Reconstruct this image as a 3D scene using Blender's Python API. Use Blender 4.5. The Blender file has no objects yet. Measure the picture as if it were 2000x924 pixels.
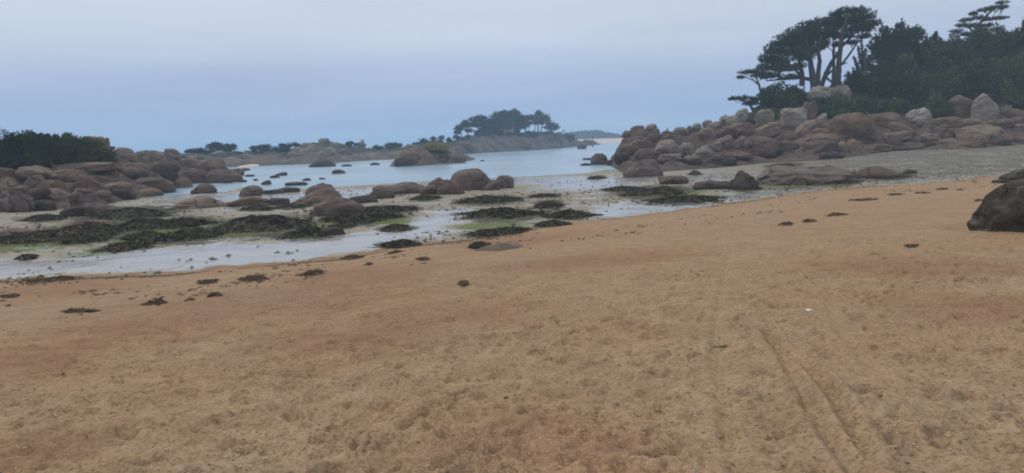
import bpy, bmesh, math, random, zlib
import numpy as np
from mathutils import Matrix, Vector

# ------------------------------------------------------------------ camera, sky, sun, exposure
scene = bpy.context.scene
COL = scene.collection
EYE = 1.65
FPX = 1480.0                     # focal length in pixels of the 2000 px wide photograph
PITCH = math.atan(188.4 / FPX)
ROLL = math.radians(1.8)
cp, sp = math.cos(PITCH), math.sin(PITCH)
fw = Vector((0, cp, -sp)); r0 = Vector((1, 0, 0)); u0 = Vector((0, sp, cp))
rt = r0 * math.cos(ROLL) - u0 * math.sin(ROLL)
up = u0 * math.cos(ROLL) + r0 * math.sin(ROLL)
cam_data = bpy.data.cameras.new("camera")
cam = bpy.data.objects.new("camera", cam_data)
COL.objects.link(cam)
cam.matrix_world = Matrix(((rt.x, up.x, -fw.x, 0), (rt.y, up.y, -fw.y, 0), (rt.z, up.z, -fw.z, EYE), (0, 0, 0, 1)))
cam_data.sensor_width = 36
cam_data.lens = 36 * FPX / 2000
cam_data.clip_start = 0.05
cam_data.clip_end = 30000
scene.camera = cam
scene.view_settings.view_transform = 'Standard'
scene.view_settings.look = 'None'
scene.view_settings.exposure = 0.0
scene.view_settings.gamma = 1.0
scene.render.engine = 'CYCLES'
scene.cycles.use_denoising = True
scene.cycles.denoising_prefilter = 'NONE'
scene.cycles.max_bounces = 5
scene.cycles.diffuse_bounces = 3
scene.cycles.glossy_bounces = 2
scene.cycles.volume_bounces = 2
scene.cycles.filter_width = 1.9


def s2l(*c):
    return tuple(((v / 255) / 12.92 if v / 255 <= 0.04045 else ((v / 255 + 0.055) / 1.055) ** 2.4) for v in c)


SUN_EL, SUN_AZ = math.radians(48), math.radians(-50)     # azimuth from the view direction, towards the left
world = bpy.data.worlds.new("World")
scene.world = world
world.use_nodes = True
wn, wl = world.node_tree.nodes, world.node_tree.links
wn.clear()
w_out = wn.new('ShaderNodeOutputWorld')
w_mix = wn.new('ShaderNodeMixShader'); w_mix.inputs[0].default_value = 0.93
w_bg1 = wn.new('ShaderNodeBackground'); w_bg1.inputs[1].default_value = 0.06
w_bg2 = wn.new('ShaderNodeBackground'); w_bg2.inputs[1].default_value = 1.0
w_sky = wn.new('ShaderNodeTexSky'); w_sky.sky_type = 'NISHITA'; w_sky.sun_disc = False
w_sky.sun_elevation = SUN_EL; w_sky.sun_rotation = SUN_AZ
w_tc = wn.new('ShaderNodeTexCoord')
w_map = wn.new('ShaderNodeMapping'); w_map.inputs['Scale'].default_value = (1.2, 1.2, 14)
w_noise = wn.new('ShaderNodeTexNoise'); w_noise.inputs['Scale'].default_value = 1.6
w_noise.inputs['Detail'].default_value = 5; w_noise.inputs['Roughness'].default_value = 0.45
w_sep = wn.new('ShaderNodeSeparateXYZ')
w_off = wn.new('ShaderNodeMath'); w_off.operation = 'MULTIPLY_ADD'
w_off.inputs[1].default_value = 0.10; w_off.inputs[2].default_value = -0.05
w_add = wn.new('ShaderNodeMath'); w_add.operation = 'ADD'
w_mr = wn.new('ShaderNodeMapRange'); w_mr.inputs['From Min'].default_value = -0.05; w_mr.inputs['From Max'].default_value = 0.35
w_ramp = wn.new('ShaderNodeValToRGB')
els = w_ramp.color_ramp.elements
SKY = [(0.0, (192, 208, 233)), (0.135, (188, 205, 232)), (0.18, (170, 189, 229)), (0.235, (166, 186, 227)), (0.32, (181, 198, 229)), (0.40, (196, 209, 232)),
       (0.48, (210, 219, 236)), (0.56, (213, 222, 239)), (1.0, (221, 227, 237))]
while len(els) < len(SKY):
    els.new(0.5)
for e, (p, c) in zip(els, SKY):
    e.position = p
    e.color = s2l(*c) + (1,)
wl.new(w_tc.outputs['Generated'], w_map.inputs[0]); wl.new(w_map.outputs[0], w_noise.inputs['Vector'])
wl.new(w_tc.outputs['Generated'], w_sep.inputs[0]); wl.new(w_noise.outputs[0], w_off.inputs[0])
wl.new(w_sep.outputs[2], w_add.inputs[0]); wl.new(w_off.outputs[0], w_add.inputs[1])
wl.new(w_add.outputs[0], w_mr.inputs[0]); wl.new(w_mr.outputs[0], w_ramp.inputs[0])
w_m2 = wn.new('ShaderNodeMapping'); w_m2.inputs['Scale'].default_value = (0.9, 0.9, 4.5); w_m2.inputs['Location'].default_value = (3, 1, 2)
w_n2 = wn.new('ShaderNodeTexNoise'); w_n2.inputs['Scale'].default_value = 2.6; w_n2.inputs['Detail'].default_value = 5
w_r2 = wn.new('ShaderNodeMapRange'); w_r2.inputs['From Min'].default_value = 0.3; w_r2.inputs['From Max'].default_value = 0.7
w_r2.inputs['To Min'].default_value = 0.93; w_r2.inputs['To Max'].default_value = 1.05
w_hv = wn.new('ShaderNodeHueSaturation')
wl.new(w_tc.outputs['Generated'], w_m2.inputs[0]); wl.new(w_m2.outputs[0], w_n2.inputs['Vector']); wl.new(w_n2.outputs[0], w_r2.inputs[0])
wl.new(w_r2.outputs[0], w_hv.inputs['Value']); wl.new(w_ramp.outputs[0], w_hv.inputs['Color']); wl.new(w_hv.outputs[0], w_bg2.inputs[0])
wl.new(w_sky.outputs[0], w_bg1.inputs[0])
wl.new(w_bg1.outputs[0], w_mix.inputs[1]); wl.new(w_bg2.outputs[0], w_mix.inputs[2]); wl.new(w_mix.outputs[0], w_out.inputs[0])

sun_data = bpy.data.lights.new("sun", 'SUN')
sun_data.energy = 1.1
sun_data.angle = math.radians(14)
sun_data.color = (1.0, 0.93, 0.82)
sun = bpy.data.objects.new("sun", sun_data)
COL.objects.link(sun)
sdir = Vector((math.sin(SUN_AZ) * math.cos(SUN_EL), math.cos(SUN_AZ) * math.cos(SUN_EL), math.sin(SUN_EL)))
sun.rotation_euler = (-sdir).to_track_quat('-Z', 'Y').to_euler()

# ------------------------------------------------------------------ pixel rays -> azimuth, elevation, ground
WATER = -2.0


def ray(x, y):
    d = fw + rt * ((x - 1000) / FPX) - up * ((y - 462) / FPX)
    return math.atan2(d.x, d.y), d.z / math.hypot(d.x, d.y)


def P(x, y, r):
    a, t = ray(x, y)
    return np.array((r * math.sin(a), r * math.cos(a), EYE + r * t))


def mpp(x, y, r):
    """metres per photograph pixel across the view at horizontal distance r"""
    a, t = ray(x, y)
    n = np.array((math.sin(a), math.cos(a), t)) * r
    return (n[0] * fw.x + n[1] * fw.y + n[2] * fw.z) / FPX


# ------------------------------------------------------------------ noise
def _h(ix, iy, iz, seed):
    n = (ix.astype(np.int64) * 374761393 + iy.astype(np.int64) * 668265263 + iz.astype(np.int64) * 2147483647 + seed * 1274126177) & 0xffffffff
    n = ((n ^ (n >> 13)) * 1274126177) & 0xffffffff
    n = ((n ^ (n >> 16)) * 2246822519) & 0xffffffff
    return ((n ^ (n >> 15)) & 0xffff) / 32767.5 - 1.0


def noise3(p, seed=0):
    i = np.floor(p).astype(np.int64); f = p - i
    u = f * f * f * (f * (f * 6 - 15) + 10)
    x, y, z = i[..., 0], i[..., 1], i[..., 2]
    ux, uy, uz = u[..., 0], u[..., 1], u[..., 2]

    def L(a, b, t):
        return a + (b - a) * t
    c = [[[_h(x + a, y + b, z + d, seed) for d in (0, 1)] for b in (0, 1)] for a in (0, 1)]
    return L(L(L(c[0][0][0], c[1][0][0], ux), L(c[0][1][0], c[1][1][0], ux), uy), L(L(c[0][0][1], c[1][0][1], ux), L(c[0][1][1], c[1][1][1], ux), uy), uz)


def noise2(x, y, seed=0):
    ix = np.floor(x).astype(np.int64); iy = np.floor(y).astype(np.int64)
    fx = x - ix; fy = y - iy
    ux = fx * fx * fx * (fx * (fx * 6 - 15) + 10); uy = fy * fy * fy * (fy * (fy * 6 - 15) + 10)
    z = np.zeros_like(ix)
    a = _h(ix, iy, z, seed); b = _h(ix + 1, iy, z, seed); c = _h(ix, iy + 1, z, seed); d = _h(ix + 1, iy + 1, z, seed)
    return (a + (b - a) * ux) + ((c + (d - c) * ux) - (a + (b - a) * ux)) * uy


def fbm2(x, y, seed=0, octs=4, gain=0.5):
    v = 0; a = 1.0; s = 0
    for o in range(octs):
        v = v + a * noise2(x * 2 ** o + 17.3 * o, y * 2 ** o - 9.1 * o, seed + o); s += a; a *= gain
    return v / s


def domes2(x, y, seed=0):
    """overlapping rounded stones: 0 in the joints, up to 1 on the stones"""
    ix = np.floor(x).astype(np.int64); iy = np.floor(y).astype(np.int64)
    best = np.zeros_like(x)
    z0 = np.zeros_like(ix)
    for dx in (-1, 0, 1):
        for dy in (-1, 0, 1):
            cx, cy = ix + dx, iy + dy
            px = cx + 0.5 + 0.42 * _h(cx, cy, z0, seed); py = cy + 0.5 + 0.42 * _h(cx, cy, z0 + 1, seed)
            R = 0.66 + 0.2 * _h(cx, cy, z0 + 2, seed); A = 0.7 + 0.3 * _h(cx, cy, z0 + 3, seed)
            d2 = ((x - px) ** 2 + (y - py) ** 2) / (R * R)
            best = np.maximum(best, A * np.sqrt(np.clip(1 - d2, 0, 1)))
    return best


# ------------------------------------------------------------------ mesh and object helpers
def mesh_of(name, verts, faces, mat=None, smooth=True, attrs=None):
    """faces: one integer array (n,k) or a list of such arrays"""
    fl = faces if isinstance(faces, list) else [faces]
    fl = [np.asarray(f, dtype=np.int32) for f in fl if len(f)]
    me = bpy.data.meshes.new(name)
    verts = np.asarray(verts, dtype=np.float32)
    me.vertices.add(len(verts)); me.vertices.foreach_set('co', verts.ravel())
    loops = np.concatenate([f.ravel() for f in fl])
    sizes = np.concatenate([np.full(len(f), f.shape[1], dtype=np.int32) for f in fl])
    starts = np.concatenate(([0], np.cumsum(sizes)[:-1])).astype(np.int32)
    me.loops.add(len(loops)); me.loops.foreach_set('vertex_index', loops)
    me.polygons.add(len(sizes)); me.polygons.foreach_set('loop_start', starts); me.polygons.foreach_set('loop_total', sizes)
    if smooth:
        me.polygons.foreach_set('use_smooth', np.ones(len(sizes), dtype=bool))
    me.update(calc_edges=True)
    for k, v in (attrs or {}).items():
        at = me.attributes.new(k, 'FLOAT_COLOR', 'POINT'); at.data.foreach_set('color', np.asarray(v, dtype=np.float32).ravel())
    if mat:
        me.materials.append(mat)
    return me


def link(name, me, loc=(0, 0, 0), rotz=0.0, parent=None):
    o = bpy.data.objects.new(name, me)
    COL.objects.link(o)
    o.location = loc; o.rotation_euler = (0, 0, rotz)
    if parent:
        o.parent = parent
    return o


def tag(o, label=None, cat=None, group=None, kind=None):
    if label: o['label'] = label
    if cat: o['category'] = cat
    if group: o['group'] = group
    if kind: o['kind'] = kind
    return o


def empty(name, loc, label, cat, group=None, rotz=0.0):
    o = bpy.data.objects.new(name, None)
    COL.objects.link(o)
    o.location = loc; o.rotation_euler = (0, 0, rotz); o.empty_display_size = 0.3
    return tag(o, label, cat, group)


def grid_faces(n, m, wrap=False):
    """quads of an n x m vertex grid (row major); wrap closes the second axis"""
    i = np.arange(n - 1)[:, None]; j = np.arange(m if wrap else m - 1)[None, :]
    j2 = (j + 1) % m
    return np.stack([i * m + j, i * m + j2, (i + 1) * m + j2, (i + 1) * m + j], -1).reshape(-1, 4)


class MB:
    """collects tubes, boxes, leaves into one mesh"""
    def __init__(s):
        s.v = []; s.f = {3: [], 4: []}; s.n = 0

    def add(s, v, f):
        v = np.asarray(v, float); f = np.asarray(f)
        s.v.append(v); s.f[f.shape[1]].append(f + s.n); s.n += len(v)

    def tube(s, pts, rad, k=6):
        pts = np.asarray(pts, float); n = len(pts)
        rad = np.broadcast_to(np.asarray(rad, float), (n,)) if np.ndim(rad) else np.full(n, rad)
        t = np.gradient(pts, axis=0); t /= np.linalg.norm(t, axis=1)[:, None] + 1e-9
        ref = np.array((0.31, 0.87, 0.2)); a = np.cross(t, ref); a /= np.linalg.norm(a, axis=1)[:, None] + 1e-9
        b = np.cross(t, a)
        an = np.linspace(0, 2 * math.pi, k, endpoint=False)
        v = pts[:, None] + rad[:, None, None] * (np.cos(an)[None, :, None] * a[:, None] + np.sin(an)[None, :, None] * b[:, None])
        s.add(v.reshape(-1, 3), grid_faces(n, k, True))
        m = s.n
        s.add([pts[0], pts[-1]], np.zeros((0, 3), int))
        ring0 = m - n * k
        s.f[3].append(np.array([[m, ring0 + (i + 1) % k, ring0 + i] for i in range(k)] + [[m + 1, ring0 + (n - 1) * k + i, ring0 + (n - 1) * k + (i + 1) % k] for i in range(k)]))

    def box(s, c, d, rz=0.0):
        c = np.asarray(c, float); h = np.asarray(d, float) / 2
        q = np.array([(x, y, z) for x in (-1, 1) for y in (-1, 1) for z in (-1, 1)]) * h
        cr, sr = math.cos(rz), math.sin(rz)
        q = np.stack([q[:, 0] * cr - q[:, 1] * sr, q[:, 0] * sr + q[:, 1] * cr, q[:, 2]], 1) + c
        s.add(q, np.array([(0, 1, 3, 2), (4, 6, 7, 5), (0, 4, 5, 1), (2, 3, 7, 6), (0, 2, 6, 4), (1, 5, 7, 3)]))

    def spikes(s, p, d, L, w, rng):
        """one thin triangle per point, from p along d"""
        n = len(p)
        side = np.cross(d, rng.normal(size=(n, 3))); side /= np.linalg.norm(side, axis=1)[:, None] + 1e-9
        L = np.broadcast_to(L, (n,))[:, None]; w = np.broadcast_to(w, (n,))[:, None]
        v = np.stack([p - side * w, p + side * w, p + d * L], 1).reshape(-1, 3)
        s.add(v, np.arange(3 * n).reshape(-1, 3))

    def leaves(s, p, d, L, w, rng):
        """one lozenge leaf per point"""
        n = len(p)
        side = np.cross(d, rng.normal(size=(n, 3))); side /= np.linalg.norm(side, axis=1)[:, None] + 1e-9
        L = np.broadcast_to(L, (n,))[:, None]; w = np.broadcast_to(w, (n,))[:, None]
        v = np.stack([p - d * L * 0.5, p + side * w, p + d * L * 0.5, p - side * w], 1).reshape(-1, 3)
        s.add(v, np.arange(4 * n).reshape(-1, 4))

    def mesh(s, name, mat, origin=(0, 0, 0), smooth=True):
        v = np.concatenate(s.v) - np.asarray(origin, float)
        return mesh_of(name, v, [np.concatenate(s.f[k]) for k in (3, 4) if s.f[k]], mat, smooth)


_ico = {}


def ico(level):
    if level not in _ico:
        bm = bmesh.new(); bmesh.ops.create_icosphere(bm, subdivisions=level, radius=1)
        v = np.array([x.co[:] for x in bm.verts]); f = np.array([[q.index for q in t.verts] for t in bm.faces])
        bm.free(); _ico[level] = (v / np.linalg.norm(v, axis=1)[:, None], f)
    return _ico[level]


# ------------------------------------------------------------------ materials
def new_mat(name):
    m = bpy.data.materials.new(name); m.use_nodes = True
    n, l = m.node_tree.nodes, m.node_tree.links
    bs = n['Principled BSDF']
    return m, n, l, bs


def ND(n, typ, **kw):
    x = n.new(typ)
    for k, v in kw.items():
        if k in x.inputs.keys(): x.inputs[k].default_value = v
        else: setattr(x, k, v)
    return x


def noise_node(n, l, vec, scale, detail=4, rough=0.55):
    t = ND(n, 'ShaderNodeTexNoise', Scale=scale, Detail=detail, Roughness=rough)
    if vec is not None: l.new(vec, t.inputs['Vector'])
    return t.outputs[0]


def rng_node(n, l, val, a, b, lo=0.0, hi=1.0):
    t = ND(n, 'ShaderNodeMapRange', interpolation_type='SMOOTHSTEP')
    t.inputs[1].default_value = a; t.inputs[2].default_value = b; t.inputs[3].default_value = lo; t.inputs[4].default_value = hi
    l.new(val, t.inputs[0]); return t.outputs[0]


def mixc(n, l, fac, a, b, blend='MIX'):
    t = n.new('ShaderNodeMix'); t.data_type = 'RGBA'; t.blend_type = blend
    for i, v in ((0, fac), (6, a), (7, b)):
        if isinstance(v, (int, float)): t.inputs[i].default_value = v
        elif isinstance(v, tuple): t.inputs[i].default_value = v + (1,) if len(v) == 3 else v
        else: l.new(v, t.inputs[i])
    return t.outputs[2]


def mathn(n, l, op, a, b=None, c=None):
    t = n.new('ShaderNodeMath'); t.operation = op
    for i, v in enumerate((a, b, c)):
        if v is None: continue
        if isinstance(v, (int, float)): t.inputs[i].default_value = v
        else: l.new(v, t.inputs[i])
    return t.outputs[0]


def rock_mat(name, base, alt, lichen=None, tide=True, scale=1.0, veg=False, vary=0.35):
    m, n, l, bs = new_mat(name)
    geo = n.new('ShaderNodeNewGeometry'); pos = geo.outputs['Position']
    c = mixc(n, l, rng_node(n, l, noise_node(n, l, pos, 0.55 * scale, 5, 0.6), 0.36, 0.66), base, alt)
    st = ND(n, 'ShaderNodeMapping'); st.inputs['Scale'].default_value = (0.5, 0.5, 3.2)
    l.new(pos, st.inputs[0])
    c = mixc(n, l, mathn(n, l, 'MULTIPLY', rng_node(n, l, noise_node(n, l, st.outputs[0], 0.9 * scale, 5, 0.65), 0.5, 0.68), 0.5), c, tuple(v * 0.45 for v in base))
    if lichen:
        nz = ND(n, 'ShaderNodeSeparateXYZ'); l.new(geo.outputs['Normal'], nz.inputs[0])
        f = mathn(n, l, 'MULTIPLY', rng_node(n, l, noise_node(n, l, pos, 0.9 * scale, 5, 0.7), 0.46, 0.62), rng_node(n, l, nz.outputs[2], -0.1, 0.7, 0.15, 1.0))
        c = mixc(n, l, mathn(n, l, 'MULTIPLY', f, 0.8), c, lichen)
    sx = ND(n, 'ShaderNodeSeparateXYZ'); l.new(pos, sx.inputs[0])
    if tide:
        # dark weedy band that the sea covers at high tide
        zz = mathn(n, l, 'MULTIPLY_ADD', noise_node(n, l, pos, 1.1, 4), 0.9, sx.outputs[2])
        c = mixc(n, l, rng_node(n, l, zz, -1.55, -0.55, 0.55, 0.0), c, (0.055, 0.045, 0.03))
    sp_ = noise_node(n, l, pos, 22 * scale, 3, 0.7)
    c = mixc(n, l, 0.55, c, mixc(n, l, sp_, (0.25, 0.25, 0.25), (1.0, 1.0, 1.0)), 'OVERLAY')
    oi = n.new('ShaderNodeObjectInfo')
    hv = n.new('ShaderNodeHueSaturation')
    l.new(mathn(n, l, 'MULTIPLY_ADD', oi.outputs['Random'], vary, 1 - vary / 2), hv.inputs['Value'])
    l.new(mathn(n, l, 'MULTIPLY_ADD', oi.outputs['Random'], -0.3, 1.1), hv.inputs['Saturation'])
    l.new(c, hv.inputs['Color'])
    c = hv.outputs[0]
    if veg:
        at = ND(n, 'ShaderNodeAttribute', attribute_name='mask')
        sr = ND(n, 'ShaderNodeSeparateColor'); l.new(at.outputs['Color'], sr.inputs[0])
        g = mixc(n, l, noise_node(n, l, pos, 1.5, 5, 0.7), (0.012, 0.02, 0.008), (0.05, 0.065, 0.025))
        fv = mathn(n, l, 'ADD', sr.outputs[0], mathn(n, l, 'MULTIPLY_ADD', noise_node(n, l, pos, 0.6, 4), 0.8, -0.4))
        c = mixc(n, l, rng_node(n, l, fv, 0.4, 0.6), c, g)
        # joints between the stones painted dark, standing in for shade in the gaps
        c = mixc(n, l, mathn(n, l, 'MULTIPLY', sr.outputs[1], 0.8), c, (0.03, 0.024, 0.018))
    vo = ND(n, 'ShaderNodeTexVoronoi', feature='DISTANCE_TO_EDGE', Scale=0.5 * scale)
    l.new(mathn_vec(n, l, pos, scale), vo.inputs['Vector'])
    crack = rng_node(n, l, vo.outputs['Distance'], 0.0, 0.035)
    crack = mathn(n, l, 'MAXIMUM', crack, rng_node(n, l, noise_node(n, l, pos, 0.45 * scale, 3), 0.42, 0.56))
    c = mixc(n, l, mathn(n, l, 'MULTIPLY_ADD', crack, -0.5, 0.5), c, (0.03, 0.024, 0.02))
    l.new(c, bs.inputs['Base Color'])
    bs.inputs['Roughness'].default_value = 0.85
    bs.inputs['Specular IOR Level'].default_value = 0.25
    b1 = ND(n, 'ShaderNodeBump', Strength=0.8, Distance=0.16)
    l.new(noise_node(n, l, pos, 3.0 * scale, 7, 0.65), b1.inputs['Height'])
    b2 = ND(n, 'ShaderNodeBump', Strength=0.8, Distance=0.14)
    l.new(crack, b2.inputs['Height'])
    l.new(b1.outputs[0], b2.inputs['Normal']); l.new(b2.outputs[0], bs.inputs['Normal'])
    return m


def mathn_vec(n, l, pos, scale):
    t = ND(n, 'ShaderNodeTexNoise', Scale=0.7 * scale, Detail=3)
    l.new(pos, t.inputs['Vector'])
    a = n.new('ShaderNodeVectorMath'); a.operation = 'ADD'
    l.new(pos, a.inputs[0]); l.new(t.outputs[1], a.inputs[1])
    return a.outputs[0]


def leaf_mat(name, dark, light, scale=0.6):
    m, n, l, bs = new_mat(name)
    geo = n.new('ShaderNodeNewGeometry')
    f = rng_node(n, l, noise_node(n, l, geo.outputs['Position'], scale, 4, 0.6), 0.34, 0.68)
    c = mixc(n, l, f, dark, light)
    c = mixc(n, l, mathn(n, l, 'MULTIPLY', geo.outputs['Random Per Island'], 0.5), c, tuple(min(1, v * 1.8) for v in light))
    oi = n.new('ShaderNodeObjectInfo'); hv = n.new('ShaderNodeHueSaturation')
    l.new(mathn(n, l, 'MULTIPLY_ADD', oi.outputs['Random'], 0.9, 0.6), hv.inputs['Value'])
    l.new(mathn(n, l, 'MULTIPLY_ADD', oi.outputs['Random'], -0.05, 0.52), hv.inputs['Hue'])
    l.new(c, hv.inputs['Color']); c = hv.outputs[0]
    l.new(c, bs.inputs['Base Color'])
    bs.inputs['Roughness'].default_value = 0.7
    bs.inputs['Specular IOR Level'].default_value = 0.2
    return m


def plain_mat(name, a, b, scale=3.0, rough=0.85):
    m, n, l, bs = new_mat(name)
    geo = n.new('ShaderNodeNewGeometry')
    l.new(mixc(n, l, noise_node(n, l, geo.outputs['Position'], scale, 5, 0.6), a, b), bs.inputs['Base Color'])
    bs.inputs['Roughness'].default_value = rough
    bp = ND(n, 'ShaderNodeBump', Strength=0.4, Distance=0.03)
    l.new(noise_node(n, l, geo.outputs['Position'], scale * 4, 4), bp.inputs['Height']); l.new(bp.outputs[0], bs.inputs['Normal'])
    return m


PINK, BROWN, GREY, TAN, DARK = (0.155, 0.106, 0.092), (0.10, 0.069, 0.060), (0.225, 0.196, 0.168), (0.185, 0.130, 0.092), (0.050, 0.038, 0.032)
ROCK = {
    'p': rock_mat('pink_granite', PINK, BROWN, (0.135, 0.104, 0.080)),
    'g': rock_mat('grey_granite', GREY, (0.180, 0.132, 0.105), (0.29, 0.272, 0.235), tide=False),
    't': rock_mat('tan_granite', TAN, (0.120, 0.080, 0.060), (0.185, 0.127, 0.068), tide=False),
    'm': rock_mat('mixed_granite', (0.155, 0.101, 0.077), (0.102, 0.067, 0.052), (0.195, 0.145, 0.098), tide=False),
    'd': rock_mat('dark_granite', DARK, (0.078, 0.058, 0.048)),
    'c': rock_mat('charcoal_granite', (0.068, 0.055, 0.043), (0.039, 0.032, 0.026), (0.155, 0.13, 0.10), tide=False, scale=2.2, vary=0.0),
}
BEDROCK = rock_mat('bedrock', (0.100, 0.068, 0.054), (0.062, 0.043, 0.036), (0.150, 0.106, 0.070), veg=True)
FAR_ROCK = rock_mat('far_granite', (0.118, 0.082, 0.066), (0.075, 0.058, 0.048), (0.150, 0.132, 0.095), scale=0.35, veg=True)
PINE = leaf_mat('pine_needles', (0.016, 0.026, 0.014), (0.035, 0.05, 0.024))
SHRUB = leaf_mat('evergreen_leaves', (0.010, 0.017, 0.009), (0.060, 0.090, 0.034), 0.4)
BRAMBLE = leaf_mat('bramble_leaves', (0.022, 0.046, 0.014), (0.085, 0.14, 0.045), 0.7)
BARK = plain_mat('bark', (0.042, 0.038, 0.035), (0.09, 0.08, 0.073), 2.0)
WEED = plain_mat('bladder_wrack', (0.024, 0.023, 0.014), (0.10, 0.086, 0.048), 1.6, 0.8)
WEED_BROWN = plain_mat('brown_wrack', (0.10, 0.070, 0.043), (0.19, 0.132, 0.082), 4.0, 0.9)
GREEN_WEED = plain_mat('green_weed', (0.05, 0.075, 0.015), (0.11, 0.15, 0.03), 1.5, 0.5)

# ------------------------------------------------------------------ the lie of the land, in polar form round the beach
def guide(pts, zdef=None):
    """pixel points on a level z -> azimuths, distances, levels"""
    a, r, zz = [], [], []
    for p in pts:
        z = p[2] if len(p) > 2 else zdef
        az, t = ray(p[0], p[1]); a.append(az); r.append((z - EYE) / t); zz.append(z)
    return np.array(a), np.array(r), np.array(zz)


BEACH_EDGE = [(-200, 560), (0, 548), (330, 535), (660, 505), (800, 480), (920, 466), (1000, 456), (1100, 440), (1250, 421), (1400, 400), (1500, 387),
              (1640, 370), (1760, 360), (1880, 352), (2000, 342), (2200, 328)]
FOOT = [(-150, 425, -1.6), (0, 414, -1.7), (100, 410, -1.75), (190, 404, -1.8), (240, 392, -1.9), (320, 380, -2.05), (380, 362, -2.2), (440, 354, -2.3),
        (480, 346, -2.3), (496, 343, -2.3), (520, 372, -2.0), (600, 368, -2.0), (700, 362, -2.0), (850, 353, -2.0), (1000, 346, -2.0), (1100, 341, -2.0),
        (1150, 338, -2.0), (1185, 330, -2.02), (1215, 336, -1.9), (1300, 335, -1.8), (1400, 328, -1.75), (1500, 318, -1.6), (1630, 312, -1.3),
        (1760, 293, -0.8), (1890, 291, -0.7), (2000, 282, -0.5), (2150, 272, -0.3)]
LEFT_MID = [(-150, 310, 22), (0, 312, 22), (100, 315, 20), (200, 312, 20), (260, 305, 20), (330, 303, 18), (400, 314, 15), (440, 328, 8), (480, 342, 3), (496, 342.5, 1)]
LEFT_TOP = [(-150, 280, 20), (0, 285, 18), (60, 280, 18), (150, 280, 18), (200, 292, 12), (240, 295, 8), (270, 298, 6), (330, 300, 6), (400, 312, 5), (440, 327, 3),
            (480, 341.8, 1), (496, 342.4, 0.5)]
RIGHT_FOOT = [(1188, 326, -2.2), (1200, 330, -2.1)] + [p for p in FOOT if p[0] >= 1215]
RIGHT_MID = [(1188, 324, 2), (1197, 305, 6), (1215, 278, 14), (1240, 266, 18), (1300, 266, 20), (1350, 259, 20), (1400, 252, 20), (1440, 243, 20), (1500, 242, 20),
             (1560, 234, 22), (1640, 223, 24), (1720, 219, 22), (1780, 216, 22), (1850, 223, 22), (1900, 226, 22), (2000, 222, 22), (2150, 215, 22)]
RIGHT_TOP = [(1188, 323.5, 2), (1197, 303, 3), (1215, 276, 4), (1240, 262, 6), (1300, 263, 6), (1400, 248, 8), (1440, 230, 10), (1500, 207, 14), (1560, 190, 14),
             (1640, 169, 14), (1720, 150, 18), (1850, 120, 22), (2000, 90, 25), (2150, 80, 25)]

BA, BR, _ = guide(BEACH_EDGE, -1.5)
nA = math.radians(-35)
_ea = np.concatenate((np.radians((-180, -120, -90)), BA, np.radians((62, 90, 180))))
_eg = np.concatenate(([-0.03, 0.004, 0.028], 1 / BR, [0.003, -0.02, -0.03]))
FA, FR, FZ = guide(FOOT)


def beach_g(a): return np.interp(a, _ea, _eg)


def base_z(a, r):
    g = beach_g(a); rb = 1 / np.maximum(g, 1 / 300.0)
    rf = np.maximum(np.interp(a, FA, FR), rb + 8); zf = np.interp(a, FA, FZ)
    zb = np.clip(-1.5 * r * g, -1.5, 1.2)
    t = np.clip((r - rb) / (rf - rb), 0, 1)
    z = np.where(r < rb, zb, -1.5 + (zf + 1.5) * t)
    return np.where(r > rf, np.maximum(zf - 0.06 * (r - rf), -3.0), z), rb, rf


class Land:
    """a rising piece of shore: foot, shoulder, crest and back, each a function of azimuth"""
    def __init__(s, foot, mid, top, back=50.0):
        s.fa, s.fr, s.fz = guide(foot)
        def up_(pts, a0, rr0):
            a = np.array([ray(p[0], p[1])[0] for p in pts]); t = np.array([ray(p[0], p[1])[1] for p in pts])
            r = np.interp(a, a0, rr0) + np.array([p[2] for p in pts])
            return a, r, EYE + r * t
        s.ma, s.mr, s.mz = up_(mid, s.fa, s.fr)
        s.ta, s.tr, s.tz = up_(top, s.ma, s.mr)
        s.back = back
        s.a0, s.a1 = s.fa[0], s.fa[-1]

    def knots(s, a):
        f = np.interp(a, s.fa, s.fr), np.interp(a, s.fa, s.fz)
        m = np.interp(a, s.ma, s.mr), np.interp(a, s.ma, s.mz)
        t = np.interp(a, s.ta, s.tr), np.interp(a, s.ta, s.tz)
        return f, m, t

    def z(s, a, r):
        (fr, fz), (mr, mz), (tr, tz) = s.knots(a)
        z = np.where(r < mr, fz + (mz - fz) * (r - fr) / (mr - fr), mz + (tz - mz) * (r - mr) / (tr - mr))
        z = np.where(r > tr, tz + (-3.2 - tz) * np.clip((r - tr) / s.back, 0, 1) ** 1.3, z)
        return np.where((r < fr) | (a < s.a0) | (a > s.a1), -9.0, z)


LEFT = Land([p for p in FOOT if p[0] <= 496], LEFT_MID, LEFT_TOP, 30)
RIGHT = Land(RIGHT_FOOT, RIGHT_MID, RIGHT_TOP, 45)


def far_land(base, top, depth, back):
    """an island or a far shore: waterline pixels, skyline pixels (x, y), depth to the crest"""
    foot = [(x, y, WATER - 0.05) for x, y in base]
    mid = [(x, y0, depth * 0.5) for x, y0 in [(x, np.interp(x, [b[0] for b in base], [b[1] for b in base]) * 0.3 + y * 0.7) for x, y in top]]
    return Land(foot, mid, [(x, y, depth * 0.5) for x, y in top], back)


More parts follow.
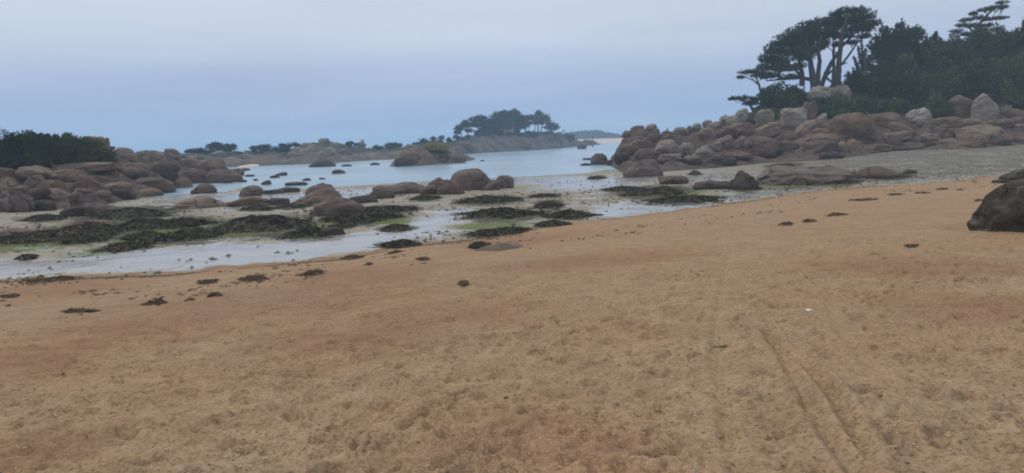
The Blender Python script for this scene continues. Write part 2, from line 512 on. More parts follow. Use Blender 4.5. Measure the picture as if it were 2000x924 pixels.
PINE_ISLE = far_land([(880, 303.5), (911, 301), (1000, 296), (1090, 290.5), (1173, 283)],
                     [(880, 290), (886, 279), (898, 273), (920, 268), (960, 262), (1010, 262), (1060, 262), (1096, 267), (1121, 275), (1150, 277), (1172, 282.5)], 24, 26)
ISLET = far_land([(760, 327), (810, 325.5), (885, 320), (932, 312.8)],
                 [(760, 325), (772, 313), (784, 300), (795, 297), (817, 298), (826, 295), (850, 293), (876, 297), (912, 305), (931, 312.3)], 7, 8)
FAR_SHORE = far_land([(330, 334), (435, 328.3), (502, 325), (603, 321), (662, 318), (700, 315.5), (771, 312), (830, 310), (900, 305)],
                     [(330, 303), (365, 302), (430, 303), (480, 303), (520, 305), (560, 302), (574, 294), (592, 284), (619, 279.5), (650, 281), (682, 290), (720, 294),
                      (765, 294), (787, 291), (817, 284), (860, 281), (900, 279)], 26, 60)
DUNES = far_land([(1060, 283), (1119, 281.6), (1226, 277.5), (1300, 275)], [(1060, 272), (1119, 272.5), (1180, 271), (1226, 269), (1300, 268)], 120, 200)
LANDS = [LEFT, RIGHT, PINE_ISLE, ISLET, FAR_SHORE, DUNES]


def surf(a, r):
    z = np.maximum(base_z(a, r)[0], WATER)
    for L in LANDS:
        z = np.maximum(z, L.z(a, r))
    return z


def hit(x, y, rmin=2.5, rmax=420.0):
    """first point of the ground that the ray through a pixel meets: azimuth, distance, height"""
    a, t = ray(x, y)
    r = np.geomspace(rmin, rmax, 1800)
    gap = EYE + r * t - surf(np.full_like(r, a), r)
    k = np.where(gap <= 0)[0]
    i = k[0] if len(k) else int(np.argmin(gap))
    if i > 0 and len(k):
        rr = np.linspace(r[i - 1], r[i], 12); g2 = EYE + rr * t - surf(np.full_like(rr, a), rr)
        j = np.where(g2 <= 0)[0]; rv = rr[j[0]] if len(j) else r[i]
    else:
        rv = r[i]
    return a, float(rv), float(surf(np.array([a]), np.array([rv]))[0])


def XY(a, r): return r * math.sin(a), r * math.cos(a)


WEED_TABLE = '''
895 1025 378 398 0.3,0.8,1,0.9,0.7,0.3| dark weed mound just below the right foot of the central boulder heap
908 1072 401 428 0.4,0.9,1,0.9,0.7,0.4,0.3| largest black weed mound in the centre of the flat, with pale stones on its edge
1042 1104 386 406 | compact black weed mound right of centre, behind the largest one
1070 1156 406 427 0.3,0.5,1,1,0.8,0.3| black weed mound with a pointed top right of the largest central one
1030 1098 376 386 | thin dark weed strip behind the compact black weed mound
1046 1114 430 444 0.3,0.6,1,1,0.6| thin weed ridge at the edge of the orange sand, right of centre
914 1046 444 462 0.3,0.7,0.9,0.8,1,0.6,0.3| long weed ridge just above the half-sunk flat rock
1150 1182 341 350 | little dark weed clump by the water left of the big brown dome
800 862 379 391 | flat dark weed strip below the front of the central boulder heap
684 812 398 418 0.6,0.8,1,0.9,0.9,0.5,0.3| dark weed trailing right from the blunt brown boulder
636 786 411 437 0.3,0.7,1,1,0.9,0.7,0.4,0.2| wide dark weed bank below the blunt brown boulder
738 808 438 452 | dark weed patch left of the bright stream
736 828 469 485 0.2,0.6,1,1,0.9,0.6| curved weed ridge at the beach foot, middle of the photo
540 660 441 466 0.3,0.5,0.8,1,0.9,0.7| weed-draped rock with a brown right end, below the three-boulder cluster
398 612 411 454 0.3,0.6,0.9,1,0.9,0.95,0.8,0.5| broad black weed bank in the middle left of the flat
298 416 416 445 0.4,0.8,1,0.9,0.6| dark weed bank left of the broad black one
300 450 440 471 0.5,0.8,1,0.9,0.8,0.6| dark weed bank below the left one, nearer to the beach
472 538 401 411 | thin weed strip on pale sand above the broad black weed bank
534 608 398 407 | thin weed strip left of the blunt brown boulder
160 336 398 428 0.3,0.7,0.9,1,0.9,0.7,0.4| weed-covered dark ledge below the pinkish slab on the left
50 124 416 432 | flat dark weed patch on sand at the lower left
98 246 427 460 0.3,0.6,0.9,1,1,0.8,0.5| dark ledge with weed left of the black arched mound
218 340 419 450 0.3,0.7,1,1,0.9,0.7| black arched weed mound on the left flat
-20 222 446 476 0.5,0.6,0.8,0.95,1,0.9,0.7,0.5| long dark weed ledge at the left edge of the photo
120 210 456 475 | dark weed patch in front of the long weed ledge
232 342 450 471 | dark weed bank joining the left ledges to the middle bank
196 300 474 489 0.3,0.7,1,0.9,0.6| separate dark weed clump above the wet sand on the left
40 66 498 506 | small weed clump in wet sand at the far left
1204 1358 357 384 0.15,0.3,0.45,0.6,0.9,1,0.9,0.5| dark weedy ledge running left from the red-topped rock
1262 1408 378 398 0.3,0.6,0.4,0.7,1,0.8,0.4| broken weed strip in front of the red-topped rock
1430 1484 351 372 0.7,1,1,0.8| weed hanging on the lower part of the weedy dome
1584 1668 336 361 0.4,0.7,0.9,1,0.8| dark weed over the right front of the long loaf-like boulder
1690 1764 332 349 0.5,1,1,0.7| dark weed over the right half of the low pink rock
1500 1562 316 327 | dark weed strip behind the long loaf-like boulder
606 690 402 421 0.7,1,0.8,0.4| dark weed along the foot of the blunt brown boulder
1180 1262 362 374 | thin weed streaks left of the weedy ledge on the right flat
640 700 437 447 | small weed patch beside the bright green film below the three-boulder cluster
920 956 466 486 | dark weed on the left end of the half-sunk flat rock
'''

# ------------------------------------------------------------------ ground sheet
def ground():
    D = math.radians
    th = np.concatenate((np.linspace(-math.pi, D(-41), 50)[:-1], np.linspace(D(-41), D(41), 860), np.linspace(D(41), math.pi, 50)[1:]))
    rr = np.concatenate(([0.02, 0.6, 1.2, 1.8, 2.3], np.geomspace(2.6, 14, 330), np.geomspace(14, 130, 250)[1:], np.geomspace(130, 6000, 36)[1:]))
    A, R = np.meshgrid(th, rr, indexing='ij')
    Z, RB, RF = base_z(A, R)
    X = R * np.sin(A); Y = R * np.cos(A)
    s = R / RB                                            # <1 beach, >1 flat
    beach = np.clip((1.0 + 0.05 * fbm2(X * 0.35, Y * 0.35, 3) + 0.025 * fbm2(X * 2, Y * 2, 4) - s) / 0.06 + 0.5, 0, 1)
    near = np.clip(1.3 - R / 60, 0, 1)
    dens = np.clip((30 - R) / 20, 0, 1)
    # beach relief
    rel = 0.05 * fbm2(X / 2.6, Y / 2.6, 11, 3) + 0.024 * fbm2(X / 0.7, Y / 0.7, 21, 3) * dens + 0.008 * fbm2(X / 0.14, Y / 0.14, 31, 3, 0.6) * dens
    lump = fbm2(X / 0.34 + 5, Y / 0.34, 41, 2)
    rel -= 0.032 * np.clip(lump - 0.12, 0, 1) * dens
    foot_r = np.random.default_rng(5)
    dth = th[60] - th[59]

    def dimple(cx, cy, la, lb, ang, depth, rim=0.35):
        r = math.hypot(cx, cy); a = math.atan2(cx, cy); w = 2.3 * max(la, lb)
        i0, i1 = np.searchsorted(th, (a - w / r, a + w / r)); j0, j1 = np.searchsorted(rr, (r - w, r + w))
        if i1 <= i0 or j1 <= j0: return
        sl = (slice(i0, i1), slice(j0, j1))
        dx = X[sl] - cx; dy = Y[sl] - cy
        u = (dx * math.cos(ang) + dy * math.sin(ang)) / la; v = (-dx * math.sin(ang) + dy * math.cos(ang)) / lb
        q = u * u + v * v
        rel[sl] += -depth * np.exp(-q * 1.6) + depth * rim * np.exp(-(np.sqrt(q) - 1.35) ** 2 * 5)
    for k in range(2600):
        a = foot_r.uniform(-0.64, 0.64); r = 3.2 + 9 * foot_r.random() ** 1.2
        dimple(r * math.sin(a), r * math.cos(a), foot_r.uniform(0.02, 0.06), foot_r.uniform(0.012, 0.03), foot_r.uniform(-0.6, 0.6), foot_r.uniform(0.006, 0.018), 0.7)
    # trails of footprints, and many old scuffed prints
    for k in range(34):
        a = foot_r.uniform(-0.62, 0.62); r = foot_r.uniform(3, 15); x, y = r * math.sin(a), r * math.cos(a)
        hd = foot_r.uniform(-0.9, 0.9) + (math.pi if foot_r.random() < 0.5 else 0) + 0.5
        for q in range(16):
            sd = 0.09 * (1 if q % 2 else -1)
            px = x + q * 0.6 * math.cos(hd) - sd * math.sin(hd); py = y + q * 0.6 * math.sin(hd) + sd * math.cos(hd)
            if py > 2 and math.hypot(px, py) < 17:
                dimple(px, py, foot_r.uniform(0.11, 0.16), foot_r.uniform(0.05, 0.075), hd + foot_r.normal() * 0.15, foot_r.uniform(0.03, 0.06))
    for k in range(2600):
        a = foot_r.uniform(-0.66, 0.66); r = 3.2 + 14 * foot_r.random() ** 1.3
        dimple(r * math.sin(a), r * math.cos(a), foot_r.uniform(0.05, 0.17), foot_r.uniform(0.035, 0.09), foot_r.uniform(0, 3.14), foot_r.uniform(0.012, 0.048))
    # the sea has scoured a hollow round the foot of the huge boulder
    ba, br, _ = hit(2040, 452); bx, by = XY(ba, br + 1.15)
    du = (X - bx) * math.cos(ba) - (Y - by) * math.sin(ba); dv = (X - bx) * math.sin(ba) + (Y - by) * math.cos(ba)
    qq = np.hypot(du / 1.55, dv / 1.2) + 0.06 * fbm2(X * 2, Y * 2, 91, 2)
    rel += np.where(qq < 3, -0.10 * np.exp(-((qq - 1.02) / 0.16) ** 2) + 0.045 * np.exp(-((qq - 1.42) / 0.16) ** 2), 0)
    # wheel tracks, drawn along the ground
    tracks = [([(1413, 520), (1404, 600), (1397, 640), (1397, 700), (1405, 758), (1420, 840), (1438, 896), (1450, 930)], 0.05, 0.028),
              ([(1500, 650), (1522, 680), (1550, 700), (1582, 724), (1628, 768), (1659, 824), (1680, 880), (1692, 930)], 0.052, 0.08),
              ([(1520, 680), (1541, 717), (1565, 760), (1587, 799), (1628, 860), (1674, 924), (1690, 950)], 0.047, 0.052),
              ([(1620, 560), (1628, 620), (1650, 660), (1690, 700), (1740, 745), (1775, 770)], 0.045, 0.016)]
    for pts, wd, dp in tracks:
        g = np.array([XY(*hit(x, y)[:2]) for x, y in pts])
        tt = np.linspace(0, len(g) - 1, 90)
        cx = np.interp(tt, np.arange(len(g)), g[:, 0]); cy = np.interp(tt, np.arange(len(g)), g[:, 1])
        L = np.hypot(np.diff(cx), np.diff(cy)).sum(); n = max(40, int(L / 0.05)); tt = np.linspace(0, len(g) - 1, n)
        cx = np.interp(tt, np.arange(len(g)), g[:, 0]); cy = np.interp(tt, np.arange(len(g)), g[:, 1])
        d2 = np.full(X.shape, 9.0)
        m = (np.abs(A - 0.3) < 0.35) & (R < 14)
        xm, ym = X[m], Y[m]; best = np.full(xm.shape, 9.0)
        for q in range(n): best = np.minimum(best, (xm - cx[q]) ** 2 + (ym - cy[q]) ** 2)
        d = np.sqrt(best) + 0.015 * fbm2(xm * 5, ym * 5, 77, 2)
        wv = np.clip(0.75 + 0.75 * fbm2(xm * 2.6, ym * 2.6, 78, 3), 0.1, 1.4)
        rel[m] *= np.clip((d - 0.02) / 0.2, 0.35, 1)
        rel[m] += wv * (-dp * np.exp(-(d / wd) ** 2) + dp * 0.45 * np.exp(-((d - 2.0 * wd) / (0.8 * wd)) ** 2))
    flat_rel = 0.06 * fbm2(X / 5, Y / 5, 51, 3) + 0.035 * fbm2(X / 1.3, Y / 1.3, 61, 3)
    Zr = np.where(R < 2.0, Z, Z + near * (rel * beach + flat_rel * (1 - beach) * np.clip((s - 1) * 8, 0, 1)))
    Zr = np.where(R < RF, Zr, Z)
    # what lies on the ground, as real differences of material (world-space patches)
    def blob(lst):
        f = np.zeros(X.shape)
        for x, y, rx, ry in lst:
            a, r, _ = hit(x, y); _, r2, _ = hit(x, y - ry); _, r1, _ = hit(x, y + ry)
            ra = rx / FPX; c = abs(r2 - r1) / 2 + 0.1
            f = np.maximum(f, np.exp(-((A - a) / ra) ** 2 - ((R - r) / c) ** 2))
        return f
    wet = blob([(0, 528, 110, 16), (120, 522, 130, 16), (260, 508, 140, 18), (420, 497, 140, 20), (560, 488, 120, 16), (660, 478, 80, 14), (730, 468, 60, 10),
                (800, 450, 60, 9), (850, 432, 50, 7), (890, 415, 40, 6), (775, 490, 40, 5), (760, 455, 60, 4), (700, 470, 30, 8), (300, 380, 100, 8), (420, 388, 90, 8),
                (520, 392, 80, 10), (1250, 400, 60, 8), (1330, 402, 80, 8), (1420, 388, 60, 6), (1200, 415, 60, 6), (1580, 368, 60, 4), (1150, 360, 80, 8), (1230, 350, 50, 5),
                (1400, 345, 70, 5), (1840, 357, 90, 2.5), (1960, 350, 60, 2), (650, 378, 90, 6), (1050, 352, 120, 5), (90, 480, 40, 4), (1500, 378, 60, 4), (720, 385, 60, 4)])
    green = blob([(100, 478, 70, 8), (40, 484, 60, 6), (640, 437, 30, 6), (280, 468, 60, 5), (1370, 385, 70, 5), (1500, 366, 90, 4), (960, 440, 90, 7), (330, 450, 50, 4),
                  (600, 455, 40, 5), (890, 478, 70, 5), (780, 432, 60, 6), (1310, 378, 70, 6), (1600, 360, 60, 4), (820, 492, 50, 6), (480, 455, 60, 5), (1100, 420, 60, 6),
                  (180, 495, 60, 6)])
    red = blob([(520, 590, 360, 40), (850, 620, 260, 40), (300, 640, 220, 30), (700, 540, 200, 25), (1000, 470, 160, 12), (1150, 510, 260, 16), (1800, 520, 220, 20),
                (1900, 600, 160, 34), (1000, 870, 260, 60), (100, 565, 160, 20), (700, 660, 260, 36), (80, 700, 120, 40), (60, 880, 120, 40)])
    grit = blob([(850, 610, 260, 30), (1000, 870, 300, 60), (1300, 900, 120, 40), (1850, 620, 160, 30), (500, 600, 200, 30), (560, 860, 200, 50)])
    wb = []
    for ln in WEED_TABLE.strip().splitlines():
        x0, x1, yt, yb = [float(v) for v in ln.split('|')[0].split()[:4]]
        wb.append(((x0 + x1) / 2, yt * 0.35 + yb * 0.65, (x1 - x0) * 0.75, max(5, (yb - yt) * 0.68)))
    wmask = blob(wb)
    grey = np.clip((np.degrees(A) - 14) / 9, 0, 1) * np.clip((s - 1) * 10, 0, 1)
    mA = np.stack((1 - beach, wet, green, wmask), -1).reshape(-1, 4)
    mB = np.stack((red, grit, grey, np.ones_like(wet)), -1).reshape(-1, 4)
    v = np.stack((X, Y, Zr), -1).reshape(-1, 3)
    f = grid_faces(len(th), len(rr))[:, ::-1]

    m, n, l, bs = new_mat('beach_sand')
    pos = n.new('ShaderNodeNewGeometry').outputs['Position']
    a1 = ND(n, 'ShaderNodeAttribute', attribute_name='ground_a'); s1 = ND(n, 'ShaderNodeSeparateColor'); l.new(a1.outputs['Color'], s1.inputs[0])
    a2 = ND(n, 'ShaderNodeAttribute', attribute_name='ground_b'); s2 = ND(n, 'ShaderNodeSeparateColor'); l.new(a2.outputs['Color'], s2.inputs[0])
    n_big = noise_node(n, l, pos, 0.35, 5, 0.6); n_mid = noise_node(n, l, pos, 1.7, 6, 0.65); n_fine = noise_node(n, l, pos, 60, 3, 0.7); n_grain = noise_node(n, l, pos, 260, 2, 0.7)
    sand = mixc(n, l, rng_node(n, l, n_big, 0.35, 0.65), (0.375, 0.263, 0.158), (0.382, 0.242, 0.135))
    redf = rng_node(n, l, mathn(n, l, 'ADD', s2.outputs[0], mathn(n, l, 'MULTIPLY_ADD', noise_node(n, l, pos, 1.2, 9, 0.78), 1.7, -0.85)), 0.1, 0.95)
    sand = mixc(n, l, mathn(n, l, 'MULTIPLY', redf, 0.7), sand, (0.285, 0.155, 0.088))
    sand = mixc(n, l, 0.28, sand, mixc(n, l, rng_node(n, l, noise_node(n, l, pos, 2.2, 9, 0.78), 0.3, 0.7), (0.22, 0.22, 0.22), (0.78, 0.78, 0.78)), 'OVERLAY')
    n_clod = noise_node(n, l, pos, 30, 4, 0.8)
    sand = mixc(n, l, mathn(n, l, 'MULTIPLY', rng_node(n, l, n_clod, 0.49, 0.60), 0.85), sand, (0.185, 0.112, 0.065))
    sand = mixc(n, l, mathn(n, l, 'MULTIPLY', rng_node(n, l, noise_node(n, l, pos, 8, 7, 0.8), 0.54, 0.66), 0.5), sand, (0.22, 0.135, 0.078))
    sand = mixc(n, l, 0.8, sand, mixc(n, l, n_fine, (0.15, 0.15, 0.15), (0.9, 0.9, 0.9)), 'OVERLAY')
    sand = mixc(n, l, 0.5, sand, mixc(n, l, n_grain, (0.1, 0.1, 0.1), (0.95, 0.95, 0.95)), 'OVERLAY')
    gr = noise_node(n, l, pos, 95, 2, 0.6)
    sand = mixc(n, l, mathn(n, l, 'MULTIPLY', rng_node(n, l, gr, 0.61, 0.68), mathn(n, l, 'MULTIPLY_ADD', s2.outputs[1], 0.8, 0.12)), sand, (0.72, 0.6, 0.47))
    gd = noise_node(n, l, pos, 75, 3, 0.65)
    sand = mixc(n, l, mathn(n, l, 'MULTIPLY', rng_node(n, l, gd, 0.6, 0.7), mathn(n, l, 'MULTIPLY_ADD', s2.outputs[1], 0.7, 0.2)), sand, (0.16, 0.09, 0.05))
    # the tidal flat: pale wet sand, mud, green film, specks of weed
    f1 = noise_node(n, l, pos, 0.5, 7, 0.7); f2 = noise_node(n, l, pos, 1.3, 6, 0.7); f3 = noise_node(n, l, pos, 4.5, 4, 0.7)
    mud = mixc(n, l, rng_node(n, l, f1, 0.4, 0.6), (0.36, 0.325, 0.255), (0.25, 0.21, 0.145))
    mud = mixc(n, l, mathn(n, l, 'MULTIPLY', s2.outputs[2], 0.75), mud, (0.125, 0.122, 0.098))
    wetn = mathn(n, l, 'ADD', s1.outputs[1], mathn(n, l, 'MULTIPLY_ADD', f1, 2.0, -0.98))
    wetn = mathn(n, l, 'ADD', wetn, mathn(n, l, 'MULTIPLY_ADD', f2, 1.3, -0.62))
    wetn = mathn(n, l, 'ADD', wetn, mathn(n, l, 'MULTIPLY_ADD', f3, 0.8, -0.36))
    wetf = mathn(n, l, 'MULTIPLY', rng_node(n, l, wetn, 0.10, 0.42), rng_node(n, l, s1.outputs[0], 0.4, 0.9))
    mud = mixc(n, l, wetf, mud, (0.36, 0.335, 0.30))
    spk = rng_node(n, l, f3, 0.50, 0.60); spk2 = rng_node(n, l, f2, 0.45, 0.56)
    mud = mixc(n, l, mathn(n, l, 'MULTIPLY', mathn(n, l, 'MULTIPLY', spk, spk2), mathn(n, l, 'MULTIPLY_ADD', wetf, -0.55, 0.85)), mud, (0.06, 0.055, 0.035))
    wdn = mathn(n, l, 'ADD', a1.outputs['Alpha'], mathn(n, l, 'MULTIPLY_ADD', f2, 1.5, -0.75))
    wdn = mathn(n, l, 'ADD', wdn, mathn(n, l, 'MULTIPLY_ADD', f3, 0.9, -0.45))
    wdf = rng_node(n, l, wdn, 0.50, 0.66)
    mud = mixc(n, l, mathn(n, l, 'MULTIPLY', wdf, 0.88), mud, mixc(n, l, f3, (0.022, 0.024, 0.015), (0.07, 0.072, 0.04)))
    wetf = mathn(n, l, 'MULTIPLY', wetf, mathn(n, l, 'SUBTRACT', 1.0, wdf))
    grf = rng_node(n, l, mathn(n, l, 'ADD', s1.outputs[2], mathn(n, l, 'MULTIPLY_ADD', f2, 1.0, -0.5)), 0.3, 0.68)
    mud = mixc(n, l, mathn(n, l, 'MULTIPLY', grf, 0.8), mud, mixc(n, l, f3, (0.075, 0.105, 0.018), (0.16, 0.19, 0.055)))
    ff = s1.outputs[0]
    damp = mathn(n, l, 'MULTIPLY', rng_node(n, l, ff, 0.0, 0.35), 0.5)
    sand = mixc(n, l, damp, sand, (0.20, 0.12, 0.065))
    c = mixc(n, l, rng_node(n, l, ff, 0.35, 0.8), sand, mud)
    # damp strip at the foot of the beach
    l.new(c, bs.inputs['Base Color'])
    l.new(mathn(n, l, 'MULTIPLY_ADD', wetf, -0.72, 0.88), bs.inputs['Roughness'])
    l.new(mathn(n, l, 'MULTIPLY_ADD', wetf, 0.5, 0.15), bs.inputs['Specular IOR Level'])
    bs.inputs['IOR'].default_value = 1.4
    b1 = ND(n, 'ShaderNodeBump', Distance=0.012); l.new(n_fine, b1.inputs['Height'])
    l.new(mathn(n, l, 'MULTIPLY_ADD', wetf, -0.68, 0.7), b1.inputs['Strength'])
    b2 = ND(n, 'ShaderNodeBump', Distance=0.05); l.new(noise_node(n, l, pos, 9, 5, 0.65), b2.inputs['Height'])
    l.new(mathn(n, l, 'MULTIPLY_ADD', wetf, -0.48, 0.55), b2.inputs['Strength'])
    l.new(b1.outputs[0], b2.inputs['Normal']); l.new(b2.outputs[0], bs.inputs['Normal'])
    me = mesh_of('beach', v, f, m, True, {'ground_a': mA, 'ground_b': mB})
    tag(link('beach', me), 'wide orange sand beach falling to a wet tidal flat', kind='structure')


ground()


def land_mesh(L, name, label, mat, na, nr, amp, cell, seed, depth_back=0.6, smooth_top=False, pale=False, drop=0.0):
    """the bedrock of a Land: rounded ledges and wedged stones over its slope"""
    a = np.linspace(L.a0, L.a1, na)
    (fr, fz), (mr, mz), (tr, tz) = L.knots(a)
    k = np.linspace(0, 1, nr)
    rb = tr + L.back * depth_back
    # rows spread evenly over foot->mid->crest->back
    kk = [0, 0.45, 0.72, 1.0]
    R = np.stack([np.interp(k, kk, (fr[i] - 1.2, mr[i], tr[i], rb[i])) for i in range(na)])
    A = np.repeat(a[:, None], nr, 1)
    X = R * np.sin(A); Y = R * np.cos(A)
    Z = L.z(A, np.maximum(R, fr[:, None] + 1e-6))
    Z = np.where(R < fr[:, None], fz[:, None] - 0.5, Z)
    rise = np.clip((R - fr[:, None]) / (0.25 * (mr - fr)[:, None] + 0.6), 0, 1)
    edge = np.clip((Z + 2.4) / 1.0, 0, 1)
    # distances along and across the slope for elongated stones
    T = A * fr.mean()
    wx = fbm2(X / cell, Y / cell, seed + 9, 2) * 0.35
    d1 = domes2(T / (cell * 1.7) + wx, R / (cell * 0.85) + wx, seed)
    d2 = domes2(T / (cell * 0.75) + 31 - wx, R / (cell * 0.42), seed + 4)
    joint = np.clip(1 - d1 * 2.2, 0, 1) * np.clip(1 - d2 * 1.6, 0, 1)
    H = (0.62 * d1 + 0.34 * d2 + 0.35 * fbm2(X / cell, Y / cell, seed + 2, 4)) - 0.35
    ledge = 0.22 * np.sin((Z + 0.5 * fbm2(X / 4, Y / 4, seed + 6, 3)) * 7.5)
    Z2 = Z + (1.25 * amp * H + 0.4 * amp * ledge - drop) * rise * edge
    veg = np.clip((R - mr[:, None] * 1.0 - 0.5) / 3.0, 0, 1) if not pale else np.zeros_like(R)
    msk = np.stack((veg * (0 if smooth_top else 1), joint, np.zeros_like(R), np.ones_like(R)), -1).reshape(-1, 4)
    me = mesh_of(name, np.stack((X, Y, Z2), -1).reshape(-1, 3), grid_faces(na, nr)[:, ::-1], mat, True, {'mask': msk})
    return tag(link(name, me), label, kind='structure')


land_mesh(LEFT, 'headland', 'low rocky headland of brown ledges on the left', BEDROCK, 400, 170, 1.0, 2.3, 100, drop=0.35)
land_mesh(RIGHT, 'headland', 'rocky hillside of brown granite ledges rising on the right', BEDROCK, 460, 180, 1.0, 2.4, 200, drop=0.36)
land_mesh(PINE_ISLE, 'island', 'rocky island under the group of pines', FAR_ROCK, 220, 70, 1.9, 6.0, 300)
land_mesh(ISLET, 'island', 'small rocky islet with yellow grass in front of the far shore', ROCK['m'], 130, 60, 1.1, 3.2, 400, pale=True)
land_mesh(FAR_SHORE, 'far_shore', 'low far shore of grey and brown rocks on the left', FAR_ROCK, 300, 70, 1.3, 4.0, 500)
DUNE_SAND = plain_mat('dune_sand', (0.62, 0.47, 0.32), (0.68, 0.54, 0.38), 0.2)
land_mesh(DUNES, 'dunes', 'distant pale sand beach across the water', DUNE_SAND, 60, 24, 0.4, 30.0, 600, smooth_top=True)

# sandy coves that show between the far rocks
def cove(base, top, depth, label):
    L = far_land(base, top, depth, 3)
    me_o = land_mesh(L, 'cove', label, DUNE_SAND, 24, 10, 0.05, 6.0, 700, smooth_top=True)
    return me_o
cove([(458, 328.0), (470, 327.6), (490, 326.2), (506, 325.2)], [(458, 327.6), (470, 324.0), (490, 320.4), (506, 320.0)], 6.0, 'small orange sand cove on the left far shore')

# ------------------------------------------------------------------ water
def water():
    m, n, l, bs = new_mat('sea_water')
    pos = n.new('ShaderNodeNewGeometry').outputs['Position']
    c = mixc(n, l, rng_node(n, l, noise_node(n, l, pos, 0.03, 3), 0.4, 0.6), (0.27, 0.39, 0.50), (0.34, 0.46, 0.56))
    l.new(c, bs.inputs['Base Color'])
    bs.inputs['Roughness'].default_value = 0.25; bs.inputs['IOR'].default_value = 1.333
    mp = ND(n, 'ShaderNodeMapping'); mp.inputs['Scale'].default_value = (1, 1.6, 1); mp.inputs['Rotation'].default_value = (0, 0, 0.4); l.new(pos, mp.inputs[0])
    b = ND(n, 'ShaderNodeBump', Strength=0.14, Distance=0.05); l.new(noise_node(n, l, mp.outputs[0], 1.1, 5, 0.6), b.inputs['Height'])
    b2 = ND(n, 'ShaderNodeBump', Strength=0.06, Distance=0.4); l.new(noise_node(n, l, mp.outputs[0], 0.16, 3, 0.5), b2.inputs['Height'])
    l.new(b.outputs[0], b2.inputs['Normal']); l.new(b2.outputs[0], bs.inputs['Normal'])
    k = 96; an = np.linspace(0, 2 * math.pi, k, endpoint=False)
    rr = np.array([20., 60, 120, 300, 1000, 6000])
    v = np.concatenate([np.stack((q * np.sin(an), q * np.cos(an), np.full(k, WATER)), 1) for q in rr])
    tag(link('water', mesh_of('water', v, grid_faces(len(rr), k, True)[:, ::-1], m)), 'calm pale blue sea in the bay', kind='structure')


water()

# ------------------------------------------------------------------ the hazy air
def haze():
    m = bpy.data.materials.new('haze'); m.use_nodes = True
    n, l = m.node_tree.nodes, m.node_tree.links
    n.clear()
    o = n.new('ShaderNodeOutputMaterial'); pv = n.new('ShaderNodeVolumePrincipled')
    pv.inputs['Color'].default_value = (0.60, 0.80, 1.0, 1); pv.inputs['Density'].default_value = HAZE
    pv.inputs['Anisotropy'].default_value = 0.0
    l.new(pv.outputs[0], o.inputs['Volume'])
    b = MB(); b.box((0, 0, 12.5), (13000, 13000, 33)); o_ = link('haze', b.mesh('haze', m, smooth=False))
    tag(o_, 'thin bluish sea haze over the bay', kind='stuff')


HAZE = 0.0010
haze()

# ------------------------------------------------------------------ boulders: one object each
EXPO = {'e': 2.3, 'd': 2.25, 's': 3.0, 'b': 4.5, 'l': 2.4, 'r': 2.4, 'k': 3.2}
DEPTH = {'e': 0.8, 'd': 0.75, 's': 0.75, 'b': 0.85, 'l': 0.75, 'r': 0.75, 'k': 0.8}
SINK = {'e': 0.34, 'd': 0.75, 's': 0.4, 'b': 0.28, 'l': 0.6, 'r': 0.6, 'k': 0.25}
ROCKS = {}


def rock_shape(level, shape, seed, prof=None, smooth=False):
    v, f = ico(level)
    p = EXPO[shape]; rg = np.random.default_rng(seed)
    q = v / ((np.abs(v) ** p).sum(1) ** (1 / p))[:, None]
    nf = 0 if smooth else {'b': 7, 'k': 6, 's': 5}.get(shape, 3)
    for k in range(nf):
        nrm = rg.normal(size=3); nrm /= np.linalg.norm(nrm)
        if nrm[2] < -0.3: nrm[2] *= -1
        d0 = rg.uniform(0.72, 0.98) * (1.12 if shape in 'bk' else 0.95)
        d = q @ nrm - d0
        q = q - np.where(d > 0, d * (0.8 if shape in 'bk' else 0.55), 0)[:, None] * nrm
    off = rg.uniform(-50, 50, 3)
    nz = 0.17 * noise3(q * 1.1 + off, 1) + 0.08 * noise3(q * 2.4 + off, 2) + 0.035 * noise3(q * 5.5 + off, 3)
    if level >= 5: nz = nz + 0.014 * noise3(q * 12 + off, 4)
    # weathering grooves and bedding joints
    g = np.sin((q[:, 2] + 0.35 * noise3(q * 1.3 + off, 5)) * 6.5 + rg.uniform(0, 6)); nz = nz - 0.05 * np.clip(g - 0.86, 0, 1) / 0.14
    if level >= 5:
        cn = rg.normal(size=3); cn[2] *= 0.4; cn /= np.linalg.norm(cn)
        dd = np.abs(q @ cn - rg.uniform(-0.35, 0.35) + 0.1 * noise3(q * 2 + off, 6)); nz = nz - 0.045 * np.exp(-(dd / 0.035) ** 2)
    q = q * (1 + nz)[:, None]
    if shape == 'l': q[:, 2] = (q[:, 2] + 1) * (1 - 0.42 * q[:, 0]) - 1
    if shape == 'r': q[:, 2] = (q[:, 2] + 1) * (1 + 0.42 * q[:, 0]) - 1
    lo, hi = q.min(0), q.max(0)
    q = (q - (lo + hi) / 2) / ((hi - lo) / 2)
    if prof is not None:
        xs = np.linspace(-1, 1, len(prof))
        # raise or lower the top so that its outline along the width follows the given heights
        env = np.sqrt(np.clip(1 - np.abs(q[:, 0]) ** p, 0.02, 1)) if False else np.clip(1 - np.abs(q[:, 0]) ** p, 0.03, 1) ** (1 / p)
        k = np.interp(q[:, 0], xs, prof) / env
        q[:, 2] = np.where(q[:, 2] > 0, q[:, 2] * np.clip(k, 0, 1.5), q[:, 2])
    return q, f


